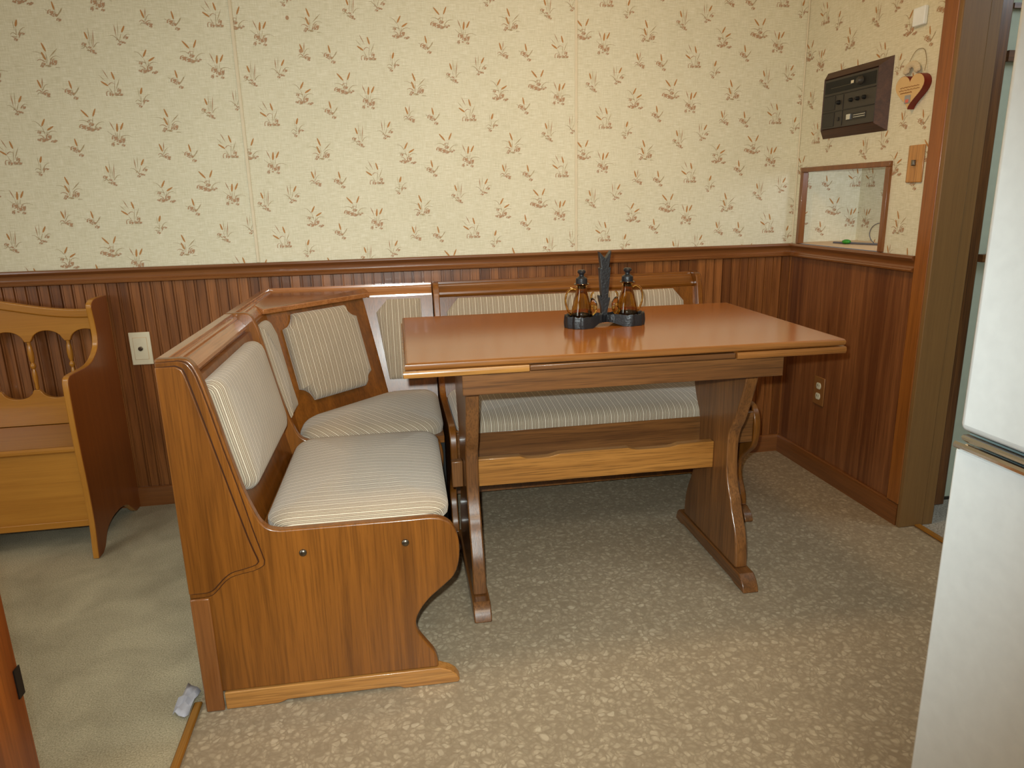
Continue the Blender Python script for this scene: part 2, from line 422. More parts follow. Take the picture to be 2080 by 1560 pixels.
MOT = {
 'A': [blade(-20, -40, -70, -140, 9, 1), blade(-45, -15, -115, -90, 5), tail(-100, -25, -35, 20, 19), tail(12, -115, 32, -40, 19), blade(25, 75, 85, -60, 7), arc(-30, 10, 0, -30, 30, 5, 7, 1), blade(5, 110, -35, 20, 5), blade(12, 110, 34, -40, 5), arc(-60, 115, -70, 60, -25, 70, 8, 1), arc(-30, 115, -40, 70, 0, 75, 7, 1), blob(-12, 100, 28, 30), blob(62, 62, 26, 46), blob(68, 100, 36, 24), blob(30, 98, 22, 30), arc(20, 110, 60, 110, 92, 112, 5)],
 'B': [blade(-30, -45, -70, -145, 11, 1), tail(2, -122, -8, -40, 22), tail(62, -128, 26, -58, 19), arc(20, 10, 80, -20, 130, 12, 5), blade(-8, 40, -10, -42, 5), blade(-12, 40, -34, -48, 5), blade(0, 40, 24, -58, 4), arc(-10, 30, -60, -10, -100, -45, 5), blob(-42, 18, 42, 46), blob(-5, 48, 32, 34), blob(34, 40, 34, 58), blob(-66, 84, 22, 34), blob(34, 92, 26, 22), blob(-20, 80, 16, 12), arc(-50, 60, -60, 80, -72, 70, 6, 1), arc(0, 70, 40, 60, 60, 20, 6, 1)],
 'C': [tail(-36, -128, -6, -45, 19), tail(-48, -42, -18, 32, 22), blade(15, 10, 105, -78, 10), arc(22, 30, 70, -30, 118, 10, 5), arc(-20, 10, -60, -50, -128, -42, 5), arc(-30, 50, -70, 10, -98, 40, 8, 1), blade(-5, 70, -10, -44, 5), blade(-12, 70, -22, 30, 5), blob(58, 48, 36, 56), blob(34, 64, 26, 26), blob(-46, 68, 28, 28), blob(-5, 86, 40, 12, 2), blob(-62, 88, 22, 22), arc(10, 80, 20, 40, 40, 20, 6, 1), arc(60, 100, 90, 98, 105, 104, 5)],
 'D': [tail(-26, -102, -6, -34, 19), blade(12, 25, 10, -150, 6), blade(36, 50, 56, -128, 9, 1), blade(28, 50, 30, -95, 5), blade(10, 40, -6, -36, 4), blob(-46, 10, 34, 28), arc(-20, 50, -40, 10, -70, 34, 7), arc(40, 40, 70, -15, 105, -8, 5), blob(2, 40, 26, 16), blob(22, 72, 32, 36), blob(46, 92, 22, 16), blob(-12, 66, 20, 14, 2), arc(-40, 30, -50, 50, -80, 48, 5)],
 'E': [blade(-42, 10, -50, -112, 10, 1), blade(-25, 10, -14, -132, 5), tail(46, -97, 12, -34, 19), arc(20, 20, 60, -40, 88, -12, 5), blob(46, 10, 34, 28), blade(-25, 60, 10, -34, 5), blob(-24, 74, 26, 20), blob(2, 54, 34, 18), arc(-35, 30, -70, -20, -98, -4, 5), arc(-20, 50, -30, 20, -50, 40, 7, 1), blob(26, 60, 20, 14), blade(-20, 60, -40, 0, 4)],
 'F': [tail(-31, -87, -6, -8, 19), blade(4, -6, 16, -108, 10, 1), arc(5, 10, 30, -50, 62, -45, 5), blade(4, 40, -4, -8, 4), arc(-8, 30, -30, -10, -56, 28, 9, 1), arc(-10, 40, -40, 25, -50, 55, 7), blob(40, 48, 40, 32), blob(8, 40, 22, 20), arc(10, 30, 40, 0, 56, 20, 7, 1), blob(48, 68, 24, 12)],
 'G': [tail(-15, -98, 0, -20, 18), blob(-40, 0, 44, 42), arc(5, 40, 40, 15, 62, -32, 11), blade(46, 10, 76, -48, 5), blob(26, 66, 34, 28), blob(0, 22, 28, 22), blade(-58, -8, -92, -27, 5), blade(4, 30, 0, -20, 5), arc(-10, 40, -30, 30, -44, 22, 8, 1)],
 'H': [tail(-77, -107, -14, -34, 19), tail(62, -117, 28, -40, 18), arc(-20, 20, -60, -20, -112, 2, 6), arc(34, 66, 70, 0, 132, 14, 6), blade(0, 60, -16, -36, 5), blade(8, 60, 28, -40, 5), blob(-86, 54, 46, 40), blob(-42, 70, 40, 44), blob(4, 34, 36, 30), blob(0, 84, 50, 30), blob(54, 82, 28, 20), blob(82, 70, 18, 16), arc(-30, 10, 0, -20, 24, 0, 6, 1), arc(-10, 96, -30, 50, 10, 44, 7, 1), arc(20, 96, 40, 60, 62, 60, 6)],
 'I': [tail(12, -128, -26, -58, 19), tail(82, -57, 18, -18, 19), arc(-30, -50, -70, -115, -108, -104, 5), arc(-5, 0, -50, -20, -98, -18, 6), arc(24, 10, 60, -25, 108, 0, 6), blob(-58, 0, 26, 30), blob(22, 44, 40, 52), blob(-38, 74, 48, 34), blob(60, 90, 36, 18), blob(-76, 72, 16, 18), blade(0, 50, -26, -58, 5), blade(6, 50, 18, -18, 5), blob(84, 82, 20, 16), arc(-20, 60, -40, 20, -70, 30, 7, 1), blob(0, 70, 26, 24)],
 'J': [tail(16, -107, -4, -44, 22), blade(-18, 0, -25, -112, 4), arc(8, 30, 40, -40, 82, -40, 6), arc(-10, 30, -40, -10, -62, 28, 6), blob(-20, 72, 26, 24), blade(10, 60, 32, 0, 14, 1), blob(50, 18, 28, 16), arc(-5, 50, -40, 40, -62, 46, 6), blade(-10, 50, -4, -44, 5), arc(-15, 60, -40, 60, -50, 40, 7, 1)],
}
MOT = {k: [q for p in v for q in (p if isinstance(p, list) else [p])] for k, v in MOT.items()}
CELL = {'A': (0, 0), 'B': (-.003, -.165), 'C': (-.1835, .083), 'D': (-.051, .125), 'E': (.0505, .147), 'F': (.1325, .2), 'G': (.2225, .194), 'G2': (.2095, .216), 'H': (-.084, -.116), 'I': (.1195, .065), 'J': (.0875, -.047)}
# G2 sits one half-drop lower
CELL['G2'] = (-.487+.3485, -.001+.217)
V1, V2 = (.3485, .2165), (0, .4205)

def clip(poly, a0, a1, b0, b1):
    for ax, lim, s in ((0, a0, 1), (0, a1, -1), (1, b0, 1), (1, b1, -1)):
        out = []
        for i in range(len(poly)):
            p, q = poly[i-1], poly[i]
            ip, iq = (p[ax]-lim)*s >= 0, (q[ax]-lim)*s >= 0
            if ip != iq:
                t = (lim-p[ax])/(q[ax]-p[ax]); out.append((p[0]+(q[0]-p[0])*t, p[1]+(q[1]-p[1])*t))
            if iq: out.append(q)
        poly = out
        if len(poly) < 3: return None
    return poly

def print_motifs(bm, rect, anchor, place, slot0=1, skip=None):
    u0, u1, v0, v1 = rect; k = 0
    for i in range(-16, 17):
        for j in range(-20, 21):
            au = anchor[0]+i*V1[0]; av = anchor[1]+i*V1[1]+j*V2[1]
            for t, (du, dv) in CELL.items():
                cu, cv = au+du, av+dv
                if cu < u0-.05 or cu > u1+.05 or cv < v0-.05 or cv > v1+.05: continue
                if skip and skip(cu, cv): continue
                for n, (_, mi, pts) in enumerate(MOT[t[0]]):
                    pl = clip([(cu+x*U, cv-y*U) for x, y in pts], u0, u1, v0, v1)
                    if not pl: continue
                    try:
                        f = bm.faces.new([bm.verts.new(place(a, b, .0006+.00003*n)) for a, b in pl]); f.material_index = slot0+mi
                    except ValueError: pass

PAPER = [M['paper'], M['cattail'], M['mauve'], M['leaf']]
def quad(bm, pts, mi=0):
    f = bm.faces.new([bm.verts.new(p) for p in pts]); f.material_index = mi; return f

# ------------------------------------------------------------------ room shell
XL, YF, H = -5.2, -4.6, 2.42
ZR = .905          # top of the chair rail
# back wall: paper above, beadboard below
bm = bmesh.new()
quad(bm, [(XL, 0, .87), (.0, 0, .87), (.0, 0, H), (XL, 0, H)])
PL = lambda u, v, e: (u, -e, v)
print_motifs(bm, (XL, -2.128, ZR, H), (-2.18, 1.729), PL)
print_motifs(bm, (-2.117, -.930, ZR, H), (-1.332, 1.426), PL)
print_motifs(bm, (-.918, -.001, ZR, H), (-.813, 1.396), PL)
for px, pz in ((-1.94, 1.724), (-1.905, 1.62)):
    f = bm.faces.new([bm.verts.new((px+.006*math.cos(a*.7854), -.0007, pz+.007*math.sin(a*.7854))) for a in range(8)]); f.material_index = 2
# beadboard: boards 37 mm wide with a V groove and a bead
P = .0372; x = -2.5-P*72; prof = []
while x < 0:
    prof += [(x-.0028, .006), (x-.0018, .0), (x+.0018, .0), (x+.0028, .006), (x+.0068, .0062), (x+.0076, .0042), (x+.0084, .006)]
    x += P
prof = [(min(a, 0), d) for a, d in prof if a > XL]
lo = [bm.verts.new((a, -d, .0)) for a, d in prof]; hi = [bm.verts.new((a, -d, .87)) for a, d in prof]
for i in range(len(prof)-1):
    if prof[i+1][0] <= prof[i][0]: continue
    f = bm.faces.new((lo[i], lo[i+1], hi[i+1], hi[i])); f.material_index = 4
o = obj('wall_back', bm, PAPER+[M['bead']], fix=False, ang=6); tag(o, kind='structure')

# right wall with the niche opening; it ends at the doorway
NY0, NY1, NZ0, NZ1 = -.062, -.545, ZR, 1.184
YE = -.785; WT = .117
bm = bmesh.new()
for y0, y1, z0, z1 in ((0, NY0, ZR, H), (NY1, YE, ZR, H), (NY0, NY1, NZ1, H), (NY0, NY1, .87, NZ0), (0, NY0, .87, ZR), (NY1, YE, .87, ZR)):
    quad(bm, [(0, y0, z0), (0, y1, z0), (0, y1, z1), (0, y0, z1)])
PR = lambda u, v, e: (-e, -u, v)
print_motifs(bm, (.001, -YE, ZR, H), (.407+.051, 1.667-.125), PR, skip=lambda u, v: -NY0-.03 < u < -NY1+.03 and v < NZ1+.05)
quad(bm, [(0, 0, 0), (0, YE, 0), (0, YE, .87), (0, 0, .87)], 4)
# wall end at the doorway and the far (hall) face
quad(bm, [(0, YE, 0), (WT, YE, 0), (WT, YE, H), (0, YE, H)], 4)
o = obj('wall_right', bm, PAPER+[M['panel']], fix=False); tag(o, kind='structure')
bm = bmesh.new(); box(bm, 0, WT, -4.6, -1.72, 0, H); box(bm, 0, WT, -1.72, YE, 2.05, H)
o = obj('wall_right', bm, M['paper']); tag(o, kind='structure')

# niche interior
bm = bmesh.new(); ND = .29
quad(bm, [(0, .002, NZ0), (ND, .002, NZ0), (ND, .002, 1.3), (0, .002, 1.3)])
quad(bm, [(ND, .002, NZ0), (ND, -.60, NZ0), (ND, -.60, 1.3), (ND, .002, 1.3)])
quad(bm, [(ND, -.60, NZ0), (0, -.60, NZ0), (0, -.60, 1.3), (ND, -.60, 1.3)])
quad(bm, [(0, .002, 1.3), (ND, .002, 1.3), (ND, -.60, 1.3), (0, -.60, 1.3)])
quad(bm, [(0, .002, NZ0+.002), (0, -.60, NZ0+.002), (ND, -.60, NZ0+.002), (ND, .002, NZ0+.002)], 4)
print_motifs(bm, (.004, ND-.002, NZ0, 1.3), (.179+.084, 1.046+.116), lambda u, v, e: (u, .002-e, v))
print_motifs(bm, (.0, .59, NZ0, 1.3), (.06, 1.16), lambda u, v, e: (ND-e, -u, v))
o = obj('wall_niche', bm, PAPER+[M['shelf']], fix=False); tag(o, kind='structure')

o = obj('ceiling', BX(XL, 2.0, YF, .0, H, H+.05), M['ceil']); tag(o, kind='structure')
o = obj('wall_left', BX(XL-.06, XL, YF, 0, 0, H), M['ceil']); tag(o, kind='structure')
o = obj('wall_front', BX(XL, 2.0, YF-.06, YF, 0, H), M['ceil']); tag(o, kind='structure')
o = obj('floor', BX(-2.153, .06, YF, 0, -.05, 0), M['lino']); tag(o, kind='structure')
o = obj('floor', BX(XL, -2.153, YF, 0, -.05, .0), M['carpet']); tag(o, kind='structure')
o = obj('floor', BX(.06, 2.0, YF, .0, -.05, .0), M['carpet2']); tag(o, kind='structure')
# hall beyond the doorway
o = obj('wall_hall', BX(.30, 1.9, -.63, -.58, 0, H), M['hall']); tag(o, kind='structure')
o = obj('wall_hall', BX(1.9, 1.96, YF, -.58, 0, H), M['hall']); tag(o, kind='structure')

# chair rails, baseboards, battens and casings
CR = [(0, .905), (.017, .905), (.021, .902), (.022, .897), (.019, .892), (.012, .887), (.009, .879), (.0095, .871), (.013, .866), (.018, .864), (.021, .860), (.020, .855), (.014, .852), (0, .852)]
o = obj('trim_1', profile_run(CR, [lambda d, z: (XL, -d-.0005, z), lambda d, z: (-d-.0005, -d-.0005, z)]), M['trimX']); tag(o, kind='structure')
o = obj('trim_2', profile_run(CR, [lambda d, z: (-d-.0005, -d-.0005, z), lambda d, z: (-d-.0005, -.7285, z)]), M['trimY']); tag(o, kind='structure')
BB = [(0, 0), (.0125, 0), (.0125, .062), (.010, .072), (.006, .076), (0, .076)]
o = obj('baseboard_back', profile_run(BB, [lambda d, z: (XL, -d-.0065, z), lambda d, z: (-d-.0005, -d-.0065, z)]), M['trimX']); tag(o, kind='structure')
o = obj('baseboard_right', profile_run(BB, [lambda d, z: (-d-.0005, -d-.0065, z), lambda d, z: (-d-.0005, -.783, z)]), M['trimY']); tag(o, kind='structure')
for k, xx in enumerate((-2.1225, -.924)):
    o = obj('trim_%d' % (3+k), BX(xx-.0055, xx+.0055, -.004, -.0005, ZR, H), M['batten'], bevel=.0015); tag(o, kind='structure')
o = obj('trim_5', BX(-.006, -.0005, -.006, -.0005, ZR, H), M['batten'], bevel=.002); tag(o, kind='structure')
# doorway: casing on the wall face, jamb, stop, far casing
o = obj('trim_6', BX(-.014, -.0008, -.787, -.729, 0.078, H), M['casing'], bevel=.004); tag(o, kind='structure')
o = obj('trim_7', BX(-.012, .078, -.803, -.7855, 0, H), M['jamb'], bevel=.003); tag(o, kind='structure')
o = obj('trim_8', BX(.0785, .118, -.80, -.7855, 0, H), M['jamb'], bevel=.002); tag(o, kind='structure')
o = obj('trim_9', BX(.1405, .272, -.672, -.64, 0, H), M['tabZ'], bevel=.004); tag(o, kind='structure')
o = obj('trim_10', BX(.044, .068, -1.72, -.804, .0005, .009), M['strip'], bevel=.004); tag(o, kind='structure')
o = obj('trim_11', BX(-2.166, -2.146, YF, -1.245, .0005, .008), M['strip'], bevel=.004); tag(o, kind='structure')
# niche frame
FR = bmesh.new()
for y0, y1, z0, z1 in ((NY0+.019, NY0-.001, NZ0+.0008, NZ1), (NY1+.001, NY1-.019, NZ0+.0008, NZ1), (NY0+.019, NY1-.019, NZ1, NZ1+.018)):
    box(FR, -.012, .012, min(y0, y1), max(y0, y1), z0, z1)
o = obj('trim_12', FR, M['trimZ'], bevel=.002); tag(o, kind='structure')
# hall trim bands seen in the gap beside the refrigerator
o = obj('trim_13', BX(.30, 1.2, -.645, -.6305, 1.645, 1.66), M['tabX']); tag(o, kind='structure')
o = obj('trim_14', BX(.30, 1.2, -.65, -.6305, 1.492, 1.524), M['tabX']); tag(o, kind='structure')
o = obj('trim_15', BX(.30, 1.2, -.66, -.6305, .868, .893), M['tabX']); tag(o, kind='structure')
o = obj('trim_17', BX(.30, 1.2, -.637, -.6305, .0005, .010), M['plastic']); tag(o, kind='structure')
# end of the partition at the near left, with its dark strike plate
o = obj('trim_16', BX(-2.35, -2.2005, -2.6, -1.796, 0, H), M['post'], bevel=.004); tag(o, kind='structure')
o = obj('strike_plate', BX(-2.2003, -2.1985, -1.812, -1.797, .462, .506), M['black'], o); o['label'] = 'dark metal strike plate'

# ------------------------------------------------------------------ the breakfast nook (its own slightly turned frame)
BA = R(-1.347); BO = Vector((-2.1316, -1.274, 0))
def nook(x, y, z=0):
    return (BO.x+x*math.cos(BA)-y*math.sin(BA), BO.y+x*math.sin(BA)+y*math.cos(BA), z)

# side profile of a bench end: depth d from the back, height z
UP = smooth([(.048, .818), (.062, .815), (.073, .804), (.080, .787), (.087, .765), (.103, .691), (.119, .611), (.140, .522), (.155, .476), (.166, .450), (.182, .434), (.205, .428)], 3)
SEAT = [(.30, .428), (.45, .428)]
NOSE = smooth([(.525, .4285), (.550, .424), (.571, .410), (.584, .386), (.589, .355), (.586, .315), (.574, .281), (.548, .256), (.515, .228), (.491, .197), (.481, .168), (.487, .139), (.506, .108), (.521, .084), (.527, .060), (.527, .046)], 3)
ENDP = [(0, .818)]+UP+SEAT+NOSE+[(.0, .046)]
RAIL = [(.044, .001), (.157, .001), (.166, .003), (.180, .0085), (.42, .0085), (.435, .006), (.445, .001), (.572, .001), (.576, .008), (.567, .024), (.553, .035), (.53, .0445), (.044, .0445)]
WEDGE = [(0.002, .812)]+smooth([(.046, .813), (.060, .809), (.068, .799), (.076, .78), (.092, .711), (.109, .625), (.128, .538), (.147, .44), (.158, .39), (.164, .362)], 2)+smooth([(.162, .351), (.152, .345), (.138, .340), (.115, .336), (.092, .330), (.076, .319), (.060, .302), (.047, .291), (.030, .288), (.002, .288)], 3)
WEDGE2 = [(0.002, .803)]+smooth([(.040, .803), (.050, .798), (.057, .785), (.072, .72), (.095, .612), (.118, .505), (.139, .41), (.150, .372), (.152, .362)], 2)+smooth([(.148, .357), (.138, .353), (.118, .348), (.096, .343), (.079, .332), (.064, .317), (.050, .304), (.034, .300), (.002, .300)], 3)
LEAN = lambda z: .058+.21*(.795-z)                              # front of the back panel
CAP = [(0, .765), (0, .817), (.022, .817), (.023, .8085), (.029, .8085), (.0325, .806), (.034, .801), (.0395, .798), (.0545, .7815), (.0555, .774), (.051, .765)]

def grow(pl, g):
    n = len(pl); out = []
    a = sum(pl[i][0]*pl[(i+1) % n][1]-pl[(i+1) % n][0]*pl[i][1] for i in range(n)); sg = 1 if a > 0 else -1
    for i in range(n):
        p, q = pl[i-1], pl[(i+1) % n]; dx, dy = q[0]-p[0], q[1]-p[1]; l = math.hypot(dx, dy) or 1
        out.append((max(.0015, pl[i][0]+dy/l*g*sg), pl[i][1]-dx/l*g*sg))
    return out

def end_panel(root, fm, t0, t1, front=None, rail=None):
    """FM maps (d, z, t) to local xyz. FRONT: side (+1/-1 times t) that shows the moulded wedge."""
    p = obj('end_panel', prism(ENDP, fm, t0, t1), M['oakZ'], root, bevel=.0075, seg=3)
    lo, hi = min(t0, t1), max(t0, t1)
    r = obj('foot_rail', prism(RAIL, fm, lo-.004, hi+.004), rail or M['paleX'], root, bevel=.002)
    if not rail: r['label'] = 'paler oak foot rail'
    if front is not None:
        s = front
        obj('back_moulding', prism(WEDGE, fm, t0+s*.0002, t0+s*.0036), M['oakZ'], p, bevel=.0018, seg=3)
        obj('raised_panel', prism(WEDGE2, fm, t0+s*.0038, t0+s*.0078), M['oakZ'], p, bevel=.0024, seg=3)
        g = obj('glaze_line', prism(grow(WEDGE2, .0022), fm, t0+s*.0037, t0+s*.0042), M['glaze'], p); g['label'] = 'dark glazed line around the raised panel'
        g = obj('glaze_line', prism(grow(WEDGE, .0016), fm, t0+s*.0001, t0+s*.0006), M['glaze'], p); g['label'] = 'dark glazed line around the moulding'
        obj('corner_post', prism([(.001, .001), (.041, .001), (.041, .286), (.001, .286)], fm, t0+s*.0002, t0+s*.007), M['trimZ'], p, bevel=.003)
        for d, z in ((.247, .372), (.469, .374)):
            q = ball(.0085, (0, 0, 0), (1, .55, 1)); v = Vector(fm(d, z, t0+s*.002))
            bl = obj('bolt', q, M['steel'], p, loc=v); bl['label'] = 'dark metal bolt head'
    return p

def lean_cushion(root, outline, frame, t=.034, name='back_cushion'):
    """Cushion standing on the leaning back. FRAME: (origin, along, up) in the root's space; outline in (along, up)."""
    o_, al, upv = [Vector(v) for v in frame]
    al.normalize(); upv.normalize(); n = al.cross(upv)
    c = obj(name, cushion(outline, t, .006, .026), M['fabric'], root)
    m = Matrix((al, upv, n)).transposed().to_4x4(); m.translation = o_
    c.matrix_local = m
    return c

SL = math.hypot(1, .21)

# --- short bench, its end facing the room
root = thing('upholstered_bench', 'short oak bench whose carved end panel shows two bolt heads, nearest the camera', 'bench', nook(0, 0), BA)
FX = lambda d, z, t: (d, t, z)
end_panel(root, FX, 0, .022, -1)
end_panel(root, FX, .600, .622)
obj('back_panel', prism([(LEAN(.765)-.014, .765), (LEAN(.765), .765), (LEAN(.05), .05), (LEAN(.05)-.014, .05)][:], FX, .0225, .5995), M['oakZ'], root)
obj('cap_rail', profile_run(CAP, [lambda d, z: (d, .0225, z), lambda d, z: (d, .5995, z)]), M['capredY'], root, bevel=.001)
obj('back_cover', BX(.0005, .006, .0225, .5995, .06, .77), M['trimZ'], root)
obj('seat_board', BX(.150, .556, .0225, .5995, .385, .408), M['oakY'], root, bevel=.003)
obj('apron', BX(.520, .538, .0225, .5995, .30, .3845), M['oakY'], root, bevel=.003)
c = obj('seat_cushion', cushion(rrect(.003, .573, -.414, -.008, (.058, .058, .062, .062)), .044, .012, .055), M['fabric'], root)
# local x runs across the stripes (along the bench), local y towards the back
c.matrix_local = Matrix(((0, -1, 0, .165-.008), (1, 0, 0, .0225), (0, 0, 1, .4085), (0, 0, 0, 1)))
z0 = .495; d0 = LEAN(z0)
lean_cushion(root, rrect(.055, .535, 0, .262, (.035, .05, .04, .03)), ((d0+.0005, 0, z0), (0, 1, 0), (-.21, 0, 1)), .042)

# --- corner seat
root = thing('corner_seat', 'oak corner seat with a diagonal back and notched striped cushion between the two benches', 'corner bench', nook(0, 0), BA)
D1, W1 = 1.214, .600
YB0 = .6235
DIA = lambda z: -.463-.0+((.425)-z)*.297                         # x-y offset times 1/sqrt2 along the diagonal's normal
q2 = math.sqrt(2)
def on_left(z): d = LEAN(z); return (d, d-DIA(z)*q2)             # meeting of diagonal and left panel
def on_back(z): y = D1-LEAN(z); return (y+DIA(z)*q2, y)
zt, zb = .775, .12
def slab(a_t, b_t, b_b, a_b, nrm, th, name, mat):
    bm = bmesh.new(); fr = [Vector(v) for v in (a_t, b_t, b_b, a_b)]; n = Vector(nrm)
    f = [bm.verts.new(v) for v in fr]; k = [bm.verts.new(v-n*th) for v in fr]
    bm.faces.new(f); bm.faces.new(k[::-1])
    for i in range(4): bm.faces.new((f[i], f[(i+1) % 4], k[(i+1) % 4], k[i]))
    return obj(name, bm, mat, root)
lt, lb, bt, bb = on_left(zt), on_left(zb), on_back(zt), on_back(zb)
slab((LEAN(zt), YB0, zt), (lt[0], lt[1], zt), (lb[0], lb[1], zb), (LEAN(zb), YB0, zb), (1, 0, 0), .012, 'back_panel', M['oakZ'])
slab((lt[0], lt[1], zt), (bt[0], bt[1], zt), (bb[0], bb[1], zb), (lb[0], lb[1], zb), (.707, -.707, 0), .012, 'back_panel', M['oakZ'])
slab((bt[0], bt[1], zt), (W1, D1-LEAN(zt), zt), (W1, D1-LEAN(zb), zb), (bb[0], bb[1], zb), (0, -1, 0), .012, 'back_panel', M['oakZ'])
# cap: along the left, mitred in the corner, then along the back, and a diagonal bridge
obj('cap_rail', profile_run(CAP, [lambda d, z: (d, YB0, z), lambda d, z: (d, D1-d, z), lambda d, z: (W1, D1-d, z)]), M['capred'], root, bevel=.001)
zc0, zc1 = .785, .8130
br = [(.050, .94-.05), (.0755, .812), (.355, 1.1385), (.33, D1-.05), (.05, D1-.05)]
e = .012
dl = DIA(.775)*q2
pts = [(.026, .055-dl), (.060, .066-dl-e*q2-.012), (D1-.066+dl+e*q2+.012, D1-.060), (D1-.055+dl, D1-.026), (.026, D1-.026)]
bm = bmesh.new(); tz = (.8065, .792, .792, .8065, .8065)
ta = [bm.verts.new((p[0], p[1], z)) for p, z in zip(pts, tz)]; tb = [bm.verts.new((p[0], p[1], .776)) for p in pts]
bm.faces.new(ta); bm.faces.new(tb[::-1])
for i in range(5): bm.faces.new((ta[i], ta[(i+1) % 5], tb[(i+1) % 5], tb[i]))
obj('corner_shelf', bm, M['capred'], root, bevel=.002)
obj('back_cover', BX(.0005, .006, YB0, D1-.008, .06, .77), M['trimZ'], root)
seat = [(.150, YB0+.001), (W1-.004, YB0+.001), (W1-.004, 1.075), (.42, 1.075), (.150, .81)]
obj('seat_board', prism(seat, XY, .385, .408), M['oakX'], root, bevel=.002)
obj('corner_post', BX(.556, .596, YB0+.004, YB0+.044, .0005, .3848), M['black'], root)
def cc(x, y): return ((x+y)/q2, (-x+y)/q2)     # cushion frame: along the diagonal, towards the back
out = []
base = [(.158, YB0+.004), (.596, YB0+.004), (.596, 1.064), (.424, 1.064), (.158, .795)]
n = len(base)
for i in range(n):
    p, a, b = Vector(base[i]), Vector(base[i-1]), Vector(base[(i+1) % n])
    r = .075 if i in (0, 1, 2) else .05
    u, v = (a-p).normalized()*r, (b-p).normalized()*r
    for k in range(6):
        t = k/5; w = p+u*(1-t)**2+v*t*t; out.append(cc(w.x, w.y))
c = obj('seat_cushion', cushion(out, .046, .014, .045), M['fabric'], root)
c.matrix_local = Matrix(((1/q2, -1/q2, 0, 0), (1/q2, 1/q2, 0, 0), (0, 0, 1, .4085), (0, 0, 0, 1)))
# narrow cushion on the left back, notched cushion on the diagonal, narrow cushion on the back
z0 = .483
lean_cushion(root, [(.640, 0), (.775, 0), (.808, .243), (.770, .288), (.640, .288)], ((LEAN(z0)+.0005, 0, z0), (0, 1, 0), (-.21, 0, 1)), .03)
def ch(x): return x
dz = DIA(z0)
N0 = Vector((.707, .707, 0)); org = Vector((.707*dz*1.0, -.707*dz, z0))+Vector((.707, -.707, 0))*.0006
dia = [(.742, 0), (.955, 0)]+smooth([(.955, 0), (.968, .012), (.975, .030), (.995, .045)], 3)[1:]+[(.995, .245)]+smooth([(.995, .245), (.978, .252), (.962, .268), (.955, .288)], 3)[1:]+[(.742, .288)]+smooth([(.742, .288), (.734, .268), (.718, .252), (.697, .245)], 3)[1:]+[(.697, .045)]+smooth([(.697, .045), (.718, .036), (.734, .02), (.742, 0)], 3)[1:-1]
lean_cushion(root, dia, (org, N0, Vector((-.297*.707, .297*.707, 1))), .034)
lean_cushion(root, [(.430, 0), (.556, 0), (.556, .288), (.438, .288), (.397, .243)], ((0, D1-LEAN(z0)-.0005, z0), (1, 0, 0), (0, .21, 1)), .016)

# --- long bench along the back wall, set a degree truer to the wall
BB_ = R(-.35)
px, py, _ = nook(.602, 0)
cx0, cy0, _ = nook(.602, D1)
root = thing('upholstered_bench', 'long oak bench with one striped seat cushion against the back wall behind the table', 'bench', (cx0, cy0, 0), BB_)
FB = lambda d, z, t: (t, -d, z)
LB = 1.036
end_panel(root, FB, 0, .022, None, M['tabY'])
end_panel(root, FB, LB-.022, LB, None, M['tabY'])
obj('back_panel', prism([(LEAN(.765)-.014, .765), (LEAN(.765), .765), (LEAN(.05), .05), (LEAN(.05)-.014, .05)], FB, .0225, LB-.0225), M['oakZ'], root)
obj('cap_rail', profile_run(CAP, [lambda d, z: (.0225, -d, z), lambda d, z: (LB-.0225, -d, z)]), M['oakX'], root, bevel=.001)
obj('seat_board', BX(.0225, LB-.0225, -.556, -.15, .385, .408), M['oakX'], root, bevel=.003)
obj('apron', BX(.0225, LB-.0225, -.582, -.562, .30, .4075), M['tabX'], root, bevel=.003)
c = obj('seat_cushion', cushion(rrect(.026, LB-.026, -.592, -.168, .055), .048, .012, .05), M['fabric'], root, loc=(0, 0, .4085))
z0 = .5
w = .048
lean_cushion(root, [(w, 0), (LB-.075, 0), (LB-.075, .216), (LB-.115, .264), (w+.042, .264), (w, .216)], ((0, -LEAN(z0)-.0005, z0), (1, 0, 0), (0, .21, 1)), .02)

# ------------------------------------------------------------------ draw-leaf trestle table
TA = R(-1.035); TO = (-1.0775, -.8083, 0)
root = thing('trestle_table', 'brown oak trestle table with a reddish laminate top and pull-out leaves', 'table', TO, TA)
L2, W2 = .554, .3405
TT = .748
bm = BX(-L2+.006, L2-.006, -W2+.006, W2-.006, TT-.0165, TT)
obj('tabletop', bm, M['laminate'], root, bevel=.001)
# rounded oak lipping around the top
def lip(x0, x1, y0, y1, z0, z1, inw, name, mat):
    zc = (z0+z1)/2; h = (z1-z0)/2
    prof = [(inw, z1), (.004, z1), (.001, zc+h*.6), (0, zc), (.001, zc-h*.6), (.004, z0), (inw, z0)]
    st = []
    for sx, sy in ((x0, y0), (x1, y0), (x1, y1), (x0, y1)):
        qx = 1 if sx == x0 else -1; qy = 1 if sy == y0 else -1
        st.append(lambda d, z, sx=sx, sy=sy, qx=qx, qy=qy: (sx+qx*d, sy+qy*d, z))
    bm = bmesh.new(); rs = [[bm.verts.new(s(d, z)) for d, z in prof] for s in st]; n = len(prof)
    for a, b in zip(rs, rs[1:]+rs[:1]):
        for i in range(n): bm.faces.new((a[i], a[(i+1) % n], b[(i+1) % n], b[i]))
    return obj(name, bm, mat, root)
lip(-L2, L2, -W2, W2, TT-.0168, TT-.0003, .0058, 'edge_lipping', M['lipX'])
zl = TT-.0185
